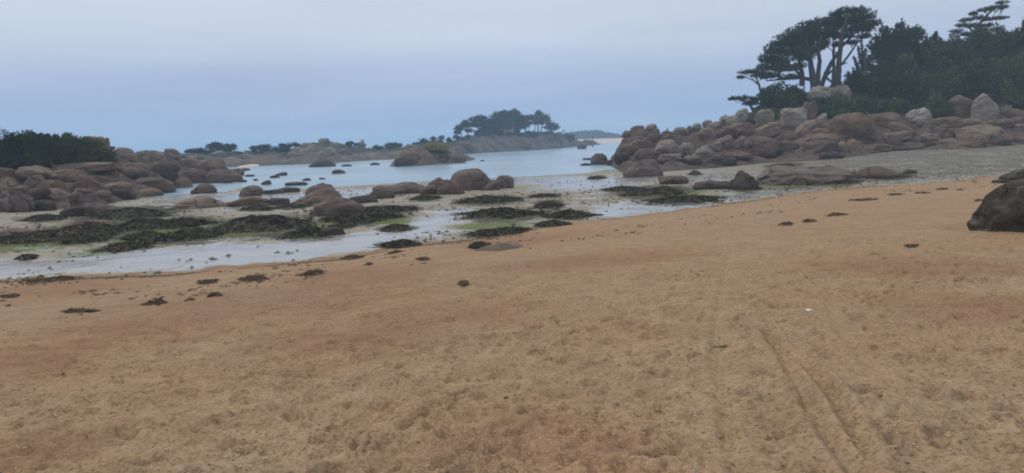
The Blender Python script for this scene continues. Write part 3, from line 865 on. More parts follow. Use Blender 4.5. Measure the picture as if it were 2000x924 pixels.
def rock(x0, x1, yt, yb, mat, shape, label, group, cat='boulder', name='boulder', prof=None, depth=None, level=None, dist=None, tilt=0.0, sink=None):
    cx = (x0 + x1) / 2
    if dist is None:
        a, r, z = hit(cx, yb)
    else:
        a, t = ray(cx, yb); r = dist; z = EYE + r * t
        z = min(z, float(surf(np.array([a]), np.array([r]))[0]))
    hw = (x1 - x0) / 2 * mpp(cx, yb, r)
    hd = hw * (depth or DEPTH[shape])
    rc = r + 0.8 * hd
    hw = (x1 - x0) / 2 * mpp(cx, yb, rc)
    zt = EYE + rc * ray(cx, yt)[1]
    zc = float(surf(np.array([a]), np.array([rc]))[0])
    z0 = min(z, zc)
    H = max(zt - z0, 0.04)
    px = x1 - x0
    lv = level or (6 if px > 150 else 5 if px > 34 else 4)
    q, f = rock_shape(lv, shape, zlib.crc32(label.encode()), prof, mat == 'c')
    sk = H * (SINK[shape] if sink is None else sink) + 0.03 * hd
    zz = np.where(q[:, 2] > 0, 0, 0)
    if prof is None:
        zz = (q[:, 2] + 1) / 2 * (H + sk) - sk
    else:
        zz = np.where(q[:, 2] > 0, q[:, 2] * H, q[:, 2] * sk)
    v = np.stack((q[:, 0] * hw, q[:, 1] * hd, zz), 1)
    if tilt:
        ct, st = math.cos(tilt), math.sin(tilt); v[:, [0, 2]] = np.stack((v[:, 0] * ct - v[:, 2] * st, v[:, 0] * st + v[:, 2] * ct), 1)
    X, Y = XY(a, rc)
    m = ROCK[mat] if isinstance(mat, str) else mat
    o = link(name, mesh_of(name, v, f, m), (X, Y, z0), -a)
    tag(o, label, cat, group)
    ROCKS[label] = o
    return o


def table(txt, group, **kw):
    for ln in txt.strip().splitlines():
        ln = ln.strip()
        if not ln or ln.startswith('#'): continue
        left, label = ln.split('|', 1)
        p = left.split()
        prof = [float(v) for v in p[6].split(',')] if len(p) > 6 else None
        nm = {'s': 'flat_rock', 'b': 'granite_block', 'k': 'granite_block'}.get(p[5], 'boulder')
        rock(*[float(v) for v in p[:4]], p[4], p[5], label.strip(), group, name=nm, cat='rock' if p[5] in 'sbk' else 'boulder', prof=prof, **kw)


# name: left right top bottom | colour shape [outline heights from left to right] | label
table('''
1910 2180 326 456 c d 0.12,0.45,0.66,0.80,0.90,0.96,1,1,0.97,0.9,0.75,0.4 | huge dark grey boulder on the sand cut off by the right edge of the photo
1952 2120 323 356 c d 0.05,0.5,0.8,0.95,1,1,0.9,0.8,0.5 | dark boulder peeping out behind the huge grey boulder at the right edge
''', 'dark boulders on the dry sand')
table('''
872 962 329 372 p d 0.25,0.72,0.95,1,1,0.93,0.78,0.3 | largest dome of the central boulder heap, smooth and brown, at the top of it
965 1005 342 368 p e | egg-shaped boulder leaning at the right end of the central boulder heap
936 978 352 372 p r | small low boulder wedged between the big dome and the egg-shaped boulder
835 876 346 368 p d | rounded boulder at the upper left of the central boulder heap, left of the big dome
818 866 361 380 p s | flat-faced low boulder at the lower left end of the central boulder heap
852 908 350 380 p d | smooth cone-like boulder in front of the big dome in the central heap
727 838 352 379 p d 0.35,0.62,0.66,0.64,0.72,0.9,1,0.97,0.8,0.45 | long whale-shaped boulder left of the central boulder heap
718 772 373 388 d s | dark low rock under the left end of the whale-shaped boulder
596 655 357 383 p d | dark rounded dome at the back of the three-boulder cluster near the water
566 670 368 398 t d 0.12,0.25,0.42,0.7,0.9,1,0.98,0.9,0.5 | tan sloping boulder in the middle of the three-boulder cluster
607 720 383 419 p d 0.55,0.9,1,1,0.98,0.9,0.72,0.45,0.2 | blunt brown boulder at the front of the three-boulder cluster
680 738 381 397 d s | flat dark rock with a pale end just right of the three-boulder cluster
624 674 443 460 d d | brown rounded end of the weedy rock below the three-boulder cluster
118 224 428 451 m s 0.3,0.7,0.9,1,0.95,0.8,0.5 | bare brown rock top rising out of the dark weed ledge on the left flat
-10 72 444 460 m s 0.6,0.9,1,0.8,0.4 | bare pinkish rock top in the weed at the left edge
336 444 384 407 t d 0.2,0.6,0.85,1,1,0.95,0.8,0.4 | broad tan hump of rock on pale sand left of centre
446 540 382 402 t s 0.3,0.6,0.9,1,0.9,0.7,0.5 | low sandy slab with a dark crest right of the broad tan hump
508 566 387 401 d s | small dark flat rock right of the low sandy slab
''', 'boulders on the tidal flat')
table('''
374 423 358 378 p d | rounded brown boulder alone in the shallows off the left headland
468 513 362 383 p d | steep brown boulder at the edge of the shallows, middle of the bay
510 530 352 361 p d | small round boulder standing in the water above the steep brown boulder
542 586 365 376 d d | low dark boulder in wet sand right of the steep brown boulder
512 556 370 379 d s | thin flat rock touching the right side of the steep brown boulder
557 601 355 362.5 d s | thin flat rock in the water right of the small round boulder
527 561 336.5 343.5 d r | long low rock in the middle of the bay
527 547 342.5 347.5 d s | small flat rock just below the long low rock in the bay
590 608 348 352.8 d s | small flat dark rock in the bay right of the long low rock
623 636 347 350.5 d s | tiny flat rock in the water above the dome of the three-boulder cluster
494 505 349 353 d d | tiny dark rock in the water above the small round boulder
467 483 351 356 d s | tiny flat rock in the water left of the small round boulder
434 455 351 358 d d | low rock at the water's edge just off the tip of the left headland
470 489 328 333.5 d d | small dark dome in the water below the orange cove
479 498 340.5 345 d s | low slab awash at the tip of the left headland
648 675 331 339 d d | dark oval rock awash in the bay left of the grassy islet
722 742 317 322.5 d d | small dark dome near the left point of the grassy islet
667 688 321 325 d s | thin flat rock between the dark oval rock and the far shore
603 656 311 326 d d 0.25,0.5,0.75,0.95,1,0.95,0.85,0.6,0.3 | long dark reef in front of the rocky mound on the far shore
1153 1187 299 322 p e | egg-shaped boulder standing in the water off the right headland
1133 1155 318.5 323.5 d s | low flat rock in the water left of the egg-shaped boulder off the right headland
1184 1198 312 322 d d | small dark rock touching the right side of the egg-shaped boulder in the water
1137 1156 308.5 312.5 d s | thin rock in the water behind the egg-shaped boulder off the right headland
1127 1146 281.5 291 d b | squarish rock in the channel below the distant sand beach
938 947 312.5 315 d d | tiny dark rock in the channel right of the grassy islet
''', 'rocks in the shallow water')
table('''
1216 1299 311 346 p d 0.3,0.62,0.85,0.97,1,1,0.98,0.9,0.5 | big brown dome on the flat at the foot of the right headland
1285 1345 343 360 p b | red-topped blocky rock draped in dark weed, in the middle of the right flat
1352 1440 351 370 d s 0.7,0.8,0.85,0.9,0.95,1,1,0.9 | long low dark rock between the red-topped rock and the weedy dome
1428 1482 333 371 d d 0.35,0.6,0.95,1,0.9,0.7,0.55,0.3 | weedy dark dome at the left end of the long pink boulder
1338 1376 331 342 d d 0.1,0.5,1,0.8,0.4,0.1 | small dark cone-shaped rock on pale sand right of the big brown dome
1479 1664 323 361 p d 0.3,0.7,0.92,1,1,0.98,0.95,0.93,0.9,0.85,0.75,0.5 | long pink loaf-like boulder lying across the right flat
1660 1762 324 349 p d 0.25,0.65,0.9,1,1,0.9,0.7,0.45,0.2 | low pink rock with a dark weedy end, right of the long loaf-like boulder
1764 1790 330 340 d s | little dark slab at the right end of the low pink rock
''', 'boulders on the right-hand flat')

table('''
1258 1284 241 251 g e | topmost rounded block of the stack on the tip of the right headland
1231 1260 245 257 g s | flat grey block left of the topmost block on the headland tip
1262 1289 249 258 g s | grey slab under the topmost block on the headland tip
1214 1247 255 266 m s | low brown ledge at the far left of the stack on the headland tip
1242 1266 252 266 m d | brown rock in the middle of the stack on the headland tip
1289 1313 255 266 m d | rounded rock in the dip right of the headland-tip stack
1264 1292 261 273 m s | brown slab below the headland-tip stack
1293 1318 262 274 m d | brown boulder below the dip on the right headland's skyline
1314 1345 248 262 g e | broad grey boulder on the skyline right of the dip
1341 1353 244.5 252 g d | small grey boulder on the skyline between the broad one and the pointed one
1352 1370 240 250 g e | pointed pale boulder on the skyline with a gap under it
1371 1393 234 246 g e | dark-sided round boulder on the skyline below the grey pair
1380 1412 237 251 g d | pale boulder in front of the dark-sided round boulder on the skyline
1404 1432 224 238 g b | upper left block of the grey pair on the skyline
1422 1443 229 244 g e | rounded right block of the grey pair on the skyline
1436 1462 211 236 g e | pale upright boulder under the dark bush at the left edge of the trees
1419 1446 225 246 g e | grey round boulder beside the pale upright boulder on the skyline
1365 1399 249 266 t d | tan boulder halfway up the slope under the skyline boulders
1346 1376 259 272 m e | brown boulder left of the tan boulder halfway up the slope
1394 1442 248 266 m s | wide flat-lying slab with a shadowed foot below the grey pair
1278 1334 272 301 g e | large pale boulder low on the headland above the big brown dome
1328 1358 278 298 g d | pale rock joined to the right side of the large pale boulder
1344 1394 284 307 g r | leaning pale wedge low on the slope right of the large pale boulder
1374 1434 264 289 m r | long brown rock rising to the right above the leaning pale wedge
1390 1410 277 292 g b | small square pale block between the leaning wedge and the long brown rock
1232 1266 272 289 m d | brown boulder on the left slope of the headland, above the water
1208 1242 282 297 m d | dark boulder at the water's left corner of the right headland
1198 1232 297 312 d d | low dark boulder touching the water at the left corner of the right headland
1239 1286 290 313 p e | dark brown boulder just behind the big brown dome on the flat
1260 1286 271 288 m l | cracked brown rock left of the large pale boulder
1284 1332 300 315 m s | flat ledge below the large pale boulder
1330 1372 303 317 m s | flat ledge below the leaning pale wedge
1380 1440 305 322 d s | dark flat ledge above the pale sand, right part of the lower slope
1410 1470 297 309 m s | thin brown ledge left of the big shadow-footed boulder
1453 1522 264 303 p e | big boulder with a dark hollow beneath, low on the slope right of centre
1434 1464 265 287 m d | brown boulder at the left shoulder of the big boulder with a hollow beneath
1455 1526 239 267 t r | long tan slab sloping up to the right below the pale blocks
1418 1476 239 265 m s | layered brown ledge left of the long tan slab
1474 1512 213 246 g b | upright grey block half hidden in dark bushes
1524 1577 210 251 g b | largest pale block on the slope, right under the bushes
1566 1597 197 233 m e | tall brownish boulder behind the largest pale block
1591 1615 221 236 g r | small pale pointed rock between the tall brownish boulder and the brambles
1566 1640 167 198 g s 0.7,0.95,1,0.97,0.9,0.85,0.8 | grey overhanging slab right under the tall pines
1628 1662 166 192 g e | rounded grey boulder beside the overhanging slab under the tall pines
1672 1704 136 176 m e | tall brown rock among the dark trees right of the tall pines
1551 1609 233 261 t r | tan boulder tapering to the left, left end of the long tan row
1603 1708 220 262 t d 0.45,0.75,0.92,1,1,0.98,0.95,0.85,0.5 | long tan boulder, biggest of the row below the brambles
1588 1622 250 263 t s | flat oval stone under the tan boulder that tapers left
1569 1638 259 279 t d | long low tan boulder under the flat oval stone
1520 1568 260 275 m s | thin ledge left of the long low tan boulder
1518 1562 272 294 p s | reddish flat rock right of the big boulder with a hollow beneath
1560 1592 277 294 m s | cracked reddish ledge left of the dark tilted boulder
1586 1634 272 297 d r | dark brown tilted boulder low on the slope
1630 1660 276 294 t d | left half of the twin low boulders right of the dark tilted one
1652 1684 271 292 t d | right half of the twin low boulders right of the dark tilted one
1640 1658 222 232 g d | small white-topped rock on the long tan boulder's back
1695 1774 219 251 m d 0.6,0.8,0.9,1,1,0.95,0.8,0.5 | broad brown boulder right of the long tan boulder
1770 1818 210 239 g e | egg-like grey boulder beneath the brambles, left of the cube-shaped block
1730 1790 235 259 t l | tan boulder with a sharp right slope below the egg-like grey boulder
1724 1778 256 271 t s | flat tan stone under the tan sharp-sloped boulder
1738 1763 267 281 m b | small squarish stone under the flat tan stone
1796 1838 259 276 p e | dark oval stone low on the slope left of the loaf-shaped boulder
1836 1864 249 270 p d | jagged pink rock left of the loaf-shaped boulder
1791 1826 232 246 t l | tan wedge under the egg-like grey boulder
1820 1884 228 249 t s | folded tan ledge under the cube-shaped block
1878 1924 231 247 t s | tan ledge under the tall heart-like boulder
1851 1902 185 227 m b | cube-shaped brownish block on top of the right slope
1898 1947 182 234 g e | tall heart-like grey boulder right of the cube-shaped block
1944 1974 200 224 g e | low grey boulder leaning on the right of the tall heart-like boulder
1920 1978 233 249 m s | brown ledge stretching right below the tall heart-like boulder
1871 1955 242 272 t d 0.6,0.92,1,1,0.98,0.95,0.85,0.5 | loaf-shaped tan boulder with an egg-shaped one in front of it
1882 1925 261 288 t e | smooth egg-shaped boulder resting against the loaf-shaped boulder
1963 2004 212 228 t d | tan rocks' upper layer at the right edge of the slope
1972 2006 228 240 t s | middle tan ledge at the right edge of the slope
1978 2012 241 252 t s | lower pale ledge at the right edge of the slope
1974 2010 267 279 t s | tan stone lying on sand at the foot of the slope by the right edge
1806 1828 278 287 d s | little dark slab on the foot of the slope left of the egg-shaped boulder
1833 1873 270 281 m s | small brown ledge left of the egg-shaped boulder's foot
1658 1686 276 289 m d | brown cobble-like boulder right of the twin low boulders
1714 1744 183 194 g d | grey rounded stone showing among the brambles
1768 1786 202 212 m d | small brown stone showing at the edge of the brambles
1690 1736 281 293 m s | low flat ledge on the foot of the slope under the broad brown boulder
1744 1800 284 294 d s | low dark ledge on the foot of the slope beside pale sand
1600 1650 296 308 d s | dark flat ledge below the dark tilted boulder
1930 1972 270 283 d s | dark flat rock in the shade right of the egg-shaped boulder
''', 'granite boulders on the right-hand slope', depth=None)

table('''
12 65 378 415 p e | round brown boulder on the sand at the lower left, in front of the left headland
-14 14 388 415 p e | brown boulder cut off by the left edge of the photo, on the sand
62 108 390 412 d s | low dark rock right of the round brown boulder at the lower left
50 98 366 392 d e | dark undercut boulder behind the round brown boulder at the lower left
52 97 341 376 m d | tall brown rock with a pointed top over the dark undercut boulder
96 150 366 389 m l | brown boulder sloping down to the right of the dark undercut boulder
88 127 350 368 t d | tan boulder behind the tall pointed brown rock
140 193 367 409 p k | mushroom-like upright boulder at the front of the left headland
120 164 403 423 d s | dark sloping base rock under the mushroom-like upright boulder
150 210 339 371 m l | large sloping boulder behind the mushroom-like upright boulder
193 256 355 375 m e | long oval boulder right of the large sloping boulder
184 219 371 388 m d | small boulder under the large sloping boulder
36 104 323 352 m e | broad rounded boulder in the upper row of the left headland
100 172 330 354 m s | wide flat boulder right of the broad rounded one in the upper row
104 222 317 333 m s | long pale flat slab along the top of the left headland
-6 36 327 347 m s | flat boulder in the upper row at the left edge
-4 34 353 373 t d | tan boulder in the middle row at the left edge
16 56 362 380 m s | flat rock under the tan boulder at the left edge
-10 22 372 394 m d | brown rock behind the cut-off boulder at the left edge
216 265 368 388 d s | dark flat rock beside the pale channel, right of the small boulder
264 318 367 382 t d | tan low rock reaching into the pale channel
262 340 345 367 m d | broad brown boulder in the middle of the left headland above the channel
337 379 345 367 m d | brown boulder at the channel's upper bend
341 406 328 355 p d | rounded brown boulder near the tip of the left headland
398 476 329 357 p d 0.55,0.85,1,0.98,0.95,0.95,0.9,0.7,0.35 | long boulder forming the tip of the left headland
380 442 311 333 m s | flat brown rock in the rear of the left headland's tip
440 478 329 341 m d | dark dome at the back of the left headland's tip
262 322 293 310 g d | wide pale dome on the skyline of the left headland
320 354 289.5 307 g b | square-topped pale block on the skyline of the left headland
220 262 287 307 g d | round grey dome on the skyline next to the left bushes
150 214 265 300 m d 0.5,0.8,0.92,1,1,1,0.97,0.9,0.6 | big shadowy rock with bushes on it, highest point of the left headland
226 290 318 340 m d | brown boulder on the left headland behind the long oval one
290 350 318 342 d d | dark brown boulder in the middle of the left headland's upper slope
346 392 308 326 m d | grey-brown boulder below the square-topped pale block
164 254 394 416 p l | pinkish slab sloping into weed, in front of the pale channel
''', 'boulders of the left headland')

# slabs and blocks of the islands and the far shore
table('''
778 822 297 317 m d | shadowed left rock of the grassy islet
770 816 308 323 d s | dark low shelf at the left point of the grassy islet
822 848 293 308 t l | pale split rock in the middle of the grassy islet
838 878 298 314 d r | dark slanting slab in the middle of the grassy islet
846 872 302 315 t d | small tan rock under the slanting slab of the grassy islet
866 912 304 318 m s | long low ledge on the right part of the grassy islet
''', 'rocks of the grassy islet')
table('''
997 1038 268 284 t d | tan rounded boulder on the island under the pines
948 968 276 288 m d | brown boulder below the left pines of the island
966 988 272 286 t d | tan boulder left of the tan rounded boulder of the island
1062 1082 262 278 t e | pinkish upright boulder on the right part of the pine island
1080 1100 258 278 m e | tall brown boulder right of the pinkish upright boulder of the island
919 930 265 281 p b | narrow red rock pillar at the left end of the pine island
1146 1160 273 283 d d | dark knob of rock at the right tip of the pine island
892 926 277 293 m s | flat ledges at the left end of the pine island
''', 'boulders of the pine island')
table('''
622 644 269.5 280 g b | square block crowning the rocky mound of the far shore
560 598 295 309 m d | round boulder at the left foot of the rocky mound of the far shore
593 616 286 298 g d | grey boulder in the middle of the far rocky mound
614 642 296 310 t d | reddish boulder low in the middle of the far rocky mound
634 658 287 303 g d | grey boulder under the square block on the far rocky mound
657 688 289 303 m d | brown boulder on the right side of the far rocky mound
571 593 287 299 g s | flat grey slab on the left side of the far rocky mound
588 618 278 290 g s | pale upper slab on the far rocky mound left of the square block
646 664 277.5 288 g d | small grey boulder right of the square block on the far rocky mound
412 442 294 304 g d | pale boulder in front of the far left pines
790 828 283 297 m d | brown rock hump behind the grassy islet
''', 'boulders of the far shore')
# the yellow grass on the islet
def grass_cap():
    rg = np.random.default_rng(3)
    a, t = ray(853, 292); r = 104.0
    r = float(np.interp(ray(853, 300)[0], ISLET.ta, ISLET.tr)) - 2.0
    m = mpp(853, 290, r)
    n = 9000
    u = rg.uniform(-1, 1, n); w = rg.uniform(-1, 1, n)
    X = u * 22 * m; Yd = w * 2.6
    ztop = EYE + r * ray(853, 283)[1]; z0 = EYE + r * ray(853, 297)[1]
    h = (1 - 0.25 * np.abs(u) ** 6 - 0.12 * w ** 2) * (1 - 0.12 * u) + 0.06 * fbm2(u * 3, w * 3, 8)
    z = z0 + (ztop - z0) * np.clip(h, 0, 1.1) * np.sqrt(rg.uniform(0.05, 1, n))
    ca, sa = math.cos(a), math.sin(a)
    p = np.stack((r * sa + X * ca + Yd * sa, r * ca - X * sa + Yd * ca, z), 1)
    d = rg.normal(size=(n, 3)) * 0.55 + np.array((0, 0, 1.0)); d /= np.linalg.norm(d, axis=1)[:, None]
    b = MB(); b.spikes(p, d, rg.uniform(0.3, 0.6, n), 0.07, rg)
    gm = leaf_mat('dry_yellow_grass', (0.23, 0.195, 0.06), (0.37, 0.31, 0.10), 0.5)
    e = np.array((r * sa, r * ca, z0))
    o = link('grass_tussock', b.mesh('grass_tussock', gm, e, False), e)
    tag(o, 'flat-topped cap of yellowish grass on the small islet', 'grass')


grass_cap()

# ------------------------------------------------------------------ trees and shrubs
def unit(d): return d / (np.linalg.norm(d, axis=-1, keepdims=True) + 1e-9)


def pad_points(c, ra, rd, rz, axis, n, rg):
    """points in a flattened cloud: ra across the view, rd in depth, rz up; denser to the top and the rim"""
    q = unit(rg.normal(size=(n, 3))) * (rg.uniform(0, 1, (n, 1)) ** 0.45)
    lump = 1 + 0.30 * noise3(q * 2.2 + rg.uniform(0, 99, 3), 4)[:, None]
    q = q * lump
    q[:, 2] = np.where(q[:, 2] < 0, q[:, 2] * 0.55, q[:, 2])
    ca, sa = math.cos(axis), math.sin(axis)
    x, y, z = q[:, 0] * ra, q[:, 1] * rd, q[:, 2] * rz
    return np.stack((x * ca + y * sa, -x * sa + y * ca, z), 1) + c, q


def pine(base, trunks, pads, label, group, name='pine_tree', r=None, dens=2.0, mat=None, L=0.42, W=0.05, seed=1, rad=None, cat='tree', twigs=True, up=0.5, puff=(1.0, 1.0)):
    """base (px,py); trunks: lists of (px,py,radius px); pads: (px,py,rx,ry) of the crown, all at their place and depth"""
    rg = np.random.default_rng(seed)
    if r is None:
        a, r, z = hit(*base)
    else:
        a = ray(*base)[0]; z = float(surf(np.array([a]), np.array([r]))[0])
    X, Y = XY(a, r); org = np.array((X, Y, z))
    m = mpp(base[0], base[1], r)
    e = empty(name, org, label, cat, group)
    tb, cb = MB(), MB()
    ends = []
    for ti, tr in enumerate(trunks):
        dj = rg.uniform(-0.25, 0.25) * len(tr)
        pts = np.array([P(x, y, r + dj * (i / max(1, len(tr) - 1)) * 3) for i, (x, y, w) in enumerate(tr)])
        if ti == 0: pts[0, 2] = min(pts[0, 2], z) - 0.3
        t = np.linspace(0, len(pts) - 1, 5 * len(pts)); k = np.arange(len(pts))
        sm = np.stack([np.interp(t, k, pts[:, i]) for i in range(3)], 1)
        sm[1:-1] = (sm[:-2] + sm[1:-1] * 2 + sm[2:]) / 4
        rr = np.interp(t, k, [w for _, _, w in tr]) * m
        sm[1:-1, :2] += rg.normal(size=(len(sm) - 2, 2)) * 0.35 * m
        tb.tube(sm, rr, 7)
        ends += [(sm[i], rr[i]) for i in range(len(sm) // 3, len(sm), 2)]
    ep = np.array([q[0] for q in ends]); er = np.array([q[1] for q in ends])
    for (x, y, rx, ry) in pads:
        rx, ry = rx * puff[0], ry * puff[1]
        dj = rg.uniform(-1, 1) * rx * m * 1.1
        c = P(x, y, r + dj)
        n = int((16 + 0.62 * rx * ry) * dens)
        p, q = pad_points(c, rx * m, rx * m * 0.95, ry * m, a, n, rg)
        k = 4
        pp = np.repeat(p, k, 0); out = np.repeat(q, k, 0)
        d = unit(out * np.array((1, 1, 0.5)) * 0.8 + rg.normal(size=pp.shape) * 0.55 + np.array((0, 0, up)))
        cb.spikes(pp, d, rg.uniform(0.6, 1.2, len(pp)) * L, W, rg)
        if twigs:
            i = int(np.argmin(np.linalg.norm(ep - (c - np.array((0, 0, ry * m))), axis=1) + rg.uniform(0, 0.5, len(ep))))
            s, rs = ep[i], er[i]
            mid = (s + c) / 2 + np.array((0, 0, -0.12)) * np.linalg.norm(c - s) + rg.normal(size=3) * 0.1
            tb.tube(np.array((s, (s + mid) / 2, mid, c)), np.array((0.55, 0.42, 0.34, 0.14)) * max(min(rs, 3.2 * m), 0.9 * m), 5)
            for j in range(min(7, 2 + int(rx / 5))):
                tgt = p[rg.integers(n)]; s2 = mid + (c - mid) * rg.uniform(0.1, 0.8)
                tb.tube(np.array((s2, (s2 + tgt) / 2 - np.array((0, 0, 0.05)), tgt)), np.array((0.55, 0.4, 0.2)) * m, 4)
    link('crown', cb.mesh('crown', mat or PINE, org, False), (0, 0, 0), 0, e)
    link('trunk', tb.mesh('trunk', BARK, org), (0, 0, 0), 0, e)
    return e


def shrub(x, yt, yb, w, label, group, mat=None, r=None, n=None, L=0.34, seed=1, name='shrub', cat='shrub', lean=0.0, dr=0.0, flat=1.0, k=1.0):
    rg = np.random.default_rng(seed)
    if r is None:
        a, r, z = hit(x, yb); r += dr
    else:
        a = ray(x, yb)[0]
    z = float(surf(np.array([a]), np.array([r]))[0])
    m = mpp(x, yb, r); X, Y = XY(a, r); org = np.array((X, Y, z))
    H = max(EYE + r * ray(x, yt)[1] - z, 0.4); hw = w / 2 * m
    e = empty(name, org, label, cat, group)
    b = MB()
    n = n or int((350 + 1.5 * w * (yb - yt) * 0.8) * k)
    q = unit(rg.normal(size=(n, 3))); q[:, 2] = np.abs(q[:, 2]) * 0.98
    rad = rg.uniform(0.25, 1, (n, 1)) ** 0.4
    off = rg.uniform(0, 99, 3)
    lump = 0.84 + 0.42 * noise3(q * 2.1 + off, 4)[:, None] + 0.22 * noise3(q * 5 + off, 5)[:, None]
    p = q * rad * lump
    p[:, 2] = np.sign(p[:, 2]) * np.abs(p[:, 2]) ** flat
    ca, sa = math.cos(a), math.sin(a)
    px = p[:, 0] * hw + p[:, 2] * H * lean; py = p[:, 1] * hw * 0.9
    p3 = np.stack((px * ca + py * sa, -px * sa + py * ca, p[:, 2] * H), 1)
    d = unit(np.stack((q[:, 0] * ca + q[:, 1] * sa, -q[:, 0] * sa + q[:, 1] * ca, q[:, 2]), 1) * 0.7 + rg.normal(size=(n, 3)) * 0.7 + np.array((0, 0, 0.35)))
    b.leaves(p3, d, rg.uniform(0.6, 1.3, n) * L, rg.uniform(0.25, 0.45, n) * L, rg)
    h = n // 6
    b.spikes(p3[:h] * 1.02, d[:h], rg.uniform(0.8, 1.4, h) * L, 0.045, rg)
    link('foliage', b.mesh('foliage', mat or SHRUB, smooth=False), (0, 0, 0), 0, e)
    s = MB()
    for i in range(5):
        t = p3[rg.integers(n)] * 0.85
        s.tube(np.array(((t[0] * 0.1, t[1] * 0.1, -0.3), t * 0.5 - np.array((0, 0, 0.1)), t)), np.array((0.10, 0.07, 0.02)) * (0.5 + 0.12 * H), 5)
    link('stem', s.mesh('stem', BARK), (0, 0, 0), 0, e)
    return e


G_R = 'trees above the right-hand rocks'
pine((1592, 170), [[(1592, 172, 8), (1588, 150, 6.5), (1583, 120, 5), (1576, 88, 3), (1574, 68, 1.5)], [(1596, 166, 6), (1598, 145, 4.5), (1601, 118, 4), (1598, 92, 2.5), (1604, 66, 1.2)],
                  [(1588, 156, 4), (1556, 151, 3.2), (1518, 156, 1.8), (1496, 158, 1)], [(1566, 168, 6), (1567, 142, 4.5), (1561, 116, 3), (1548, 92, 1.5)],
                  [(1567, 150, 3), (1545, 128, 2.4), (1522, 112, 1.4)], [(1576, 100, 3), (1590, 76, 2), (1600, 52, 1)]],
     [(1494, 132, 16, 8), (1500, 116, 18, 10), (1521, 118, 24, 12), (1512, 98, 20, 11), (1532, 82, 22, 12), (1547, 100, 26, 13), (1556, 68, 22, 11), (1572, 85, 26, 15),
      (1578, 54, 22, 10), (1570, 112, 22, 10), (1600, 47, 20, 9), (1603, 70, 22, 13), (1536, 135, 24, 8), (1508, 149, 20, 6), (1544, 152, 20, 5), (1603, 92, 12, 7),
      (1590, 100, 14, 7), (1520, 134, 20, 8), (1486, 144, 14, 5), (1560, 130, 14, 6), (1585, 70, 20, 12), (1545, 84, 20, 10)],
     'broad wind-swept pine with several trunks, its crown sloping down to the left', G_R, seed=2, puff=(1.08, 1.3))
pine((1636, 168), [[(1636, 170, 6.5), (1638, 130, 5.2), (1642, 90, 4.2), (1648, 55, 3), (1656, 32, 1.6)], [(1627, 168, 3.8), (1629, 130, 3.2), (1628, 95, 2.4), (1627, 70, 1.2)],
                  [(1604, 170, 5), (1614, 142, 4.4), (1626, 118, 3.6), (1644, 92, 2)], [(1642, 128, 2.4), (1662, 102, 2), (1678, 78, 1.2)], [(1646, 90, 2.5), (1668, 66, 1.8), (1690, 46, 1)],
                  [(1624, 160, 2), (1612, 150, 2.4), (1632, 132, 2), (1655, 122, 1)]],
     [(1634, 28, 16, 5), (1655, 22, 20, 6), (1676, 22, 20, 6), (1694, 33, 16, 7), (1706, 47, 13, 6), (1662, 38, 26, 9), (1632, 50, 20, 9), (1670, 56, 24, 9), (1694, 58, 14, 6),
      (1622, 66, 18, 9), (1650, 70, 20, 8), (1640, 42, 22, 9), (1682, 44, 20, 8), (1636, 88, 10, 5), (1688, 72, 14, 5), (1620, 45, 16, 8), (1664, 84, 14, 4), (1612, 84, 10, 6)],
     'tallest pine with straight pale trunks and a high rounded crown', G_R, seed=3, puff=(1.05, 1.3))
pine((1487, 208), [[(1488, 210, 3), (1486, 185, 2.4), (1483, 165, 2.2), (1475, 148, 1.4)], [(1484, 168, 1.6), (1470, 156, 1.2), (1452, 150, 0.8)]],
     [(1458, 142, 17, 4), (1446, 152, 9, 3), (1480, 148, 14, 4), (1470, 140, 12, 3), (1492, 152, 8, 4)], 'small slim pine with a flat crown, standing at the left end of the trees', G_R, seed=4)
pine((1470, 212), [[(1474, 214, 3), (1464, 202, 2.4), (1448, 196, 1.4)]], [(1450, 193, 16, 6), (1466, 202, 15, 8), (1432, 194, 8, 3), (1474, 194, 10, 5)],
     'low wind-bent dark pine bush hanging out to the left over the rocks', G_R, name='pine_bush', seed=5)


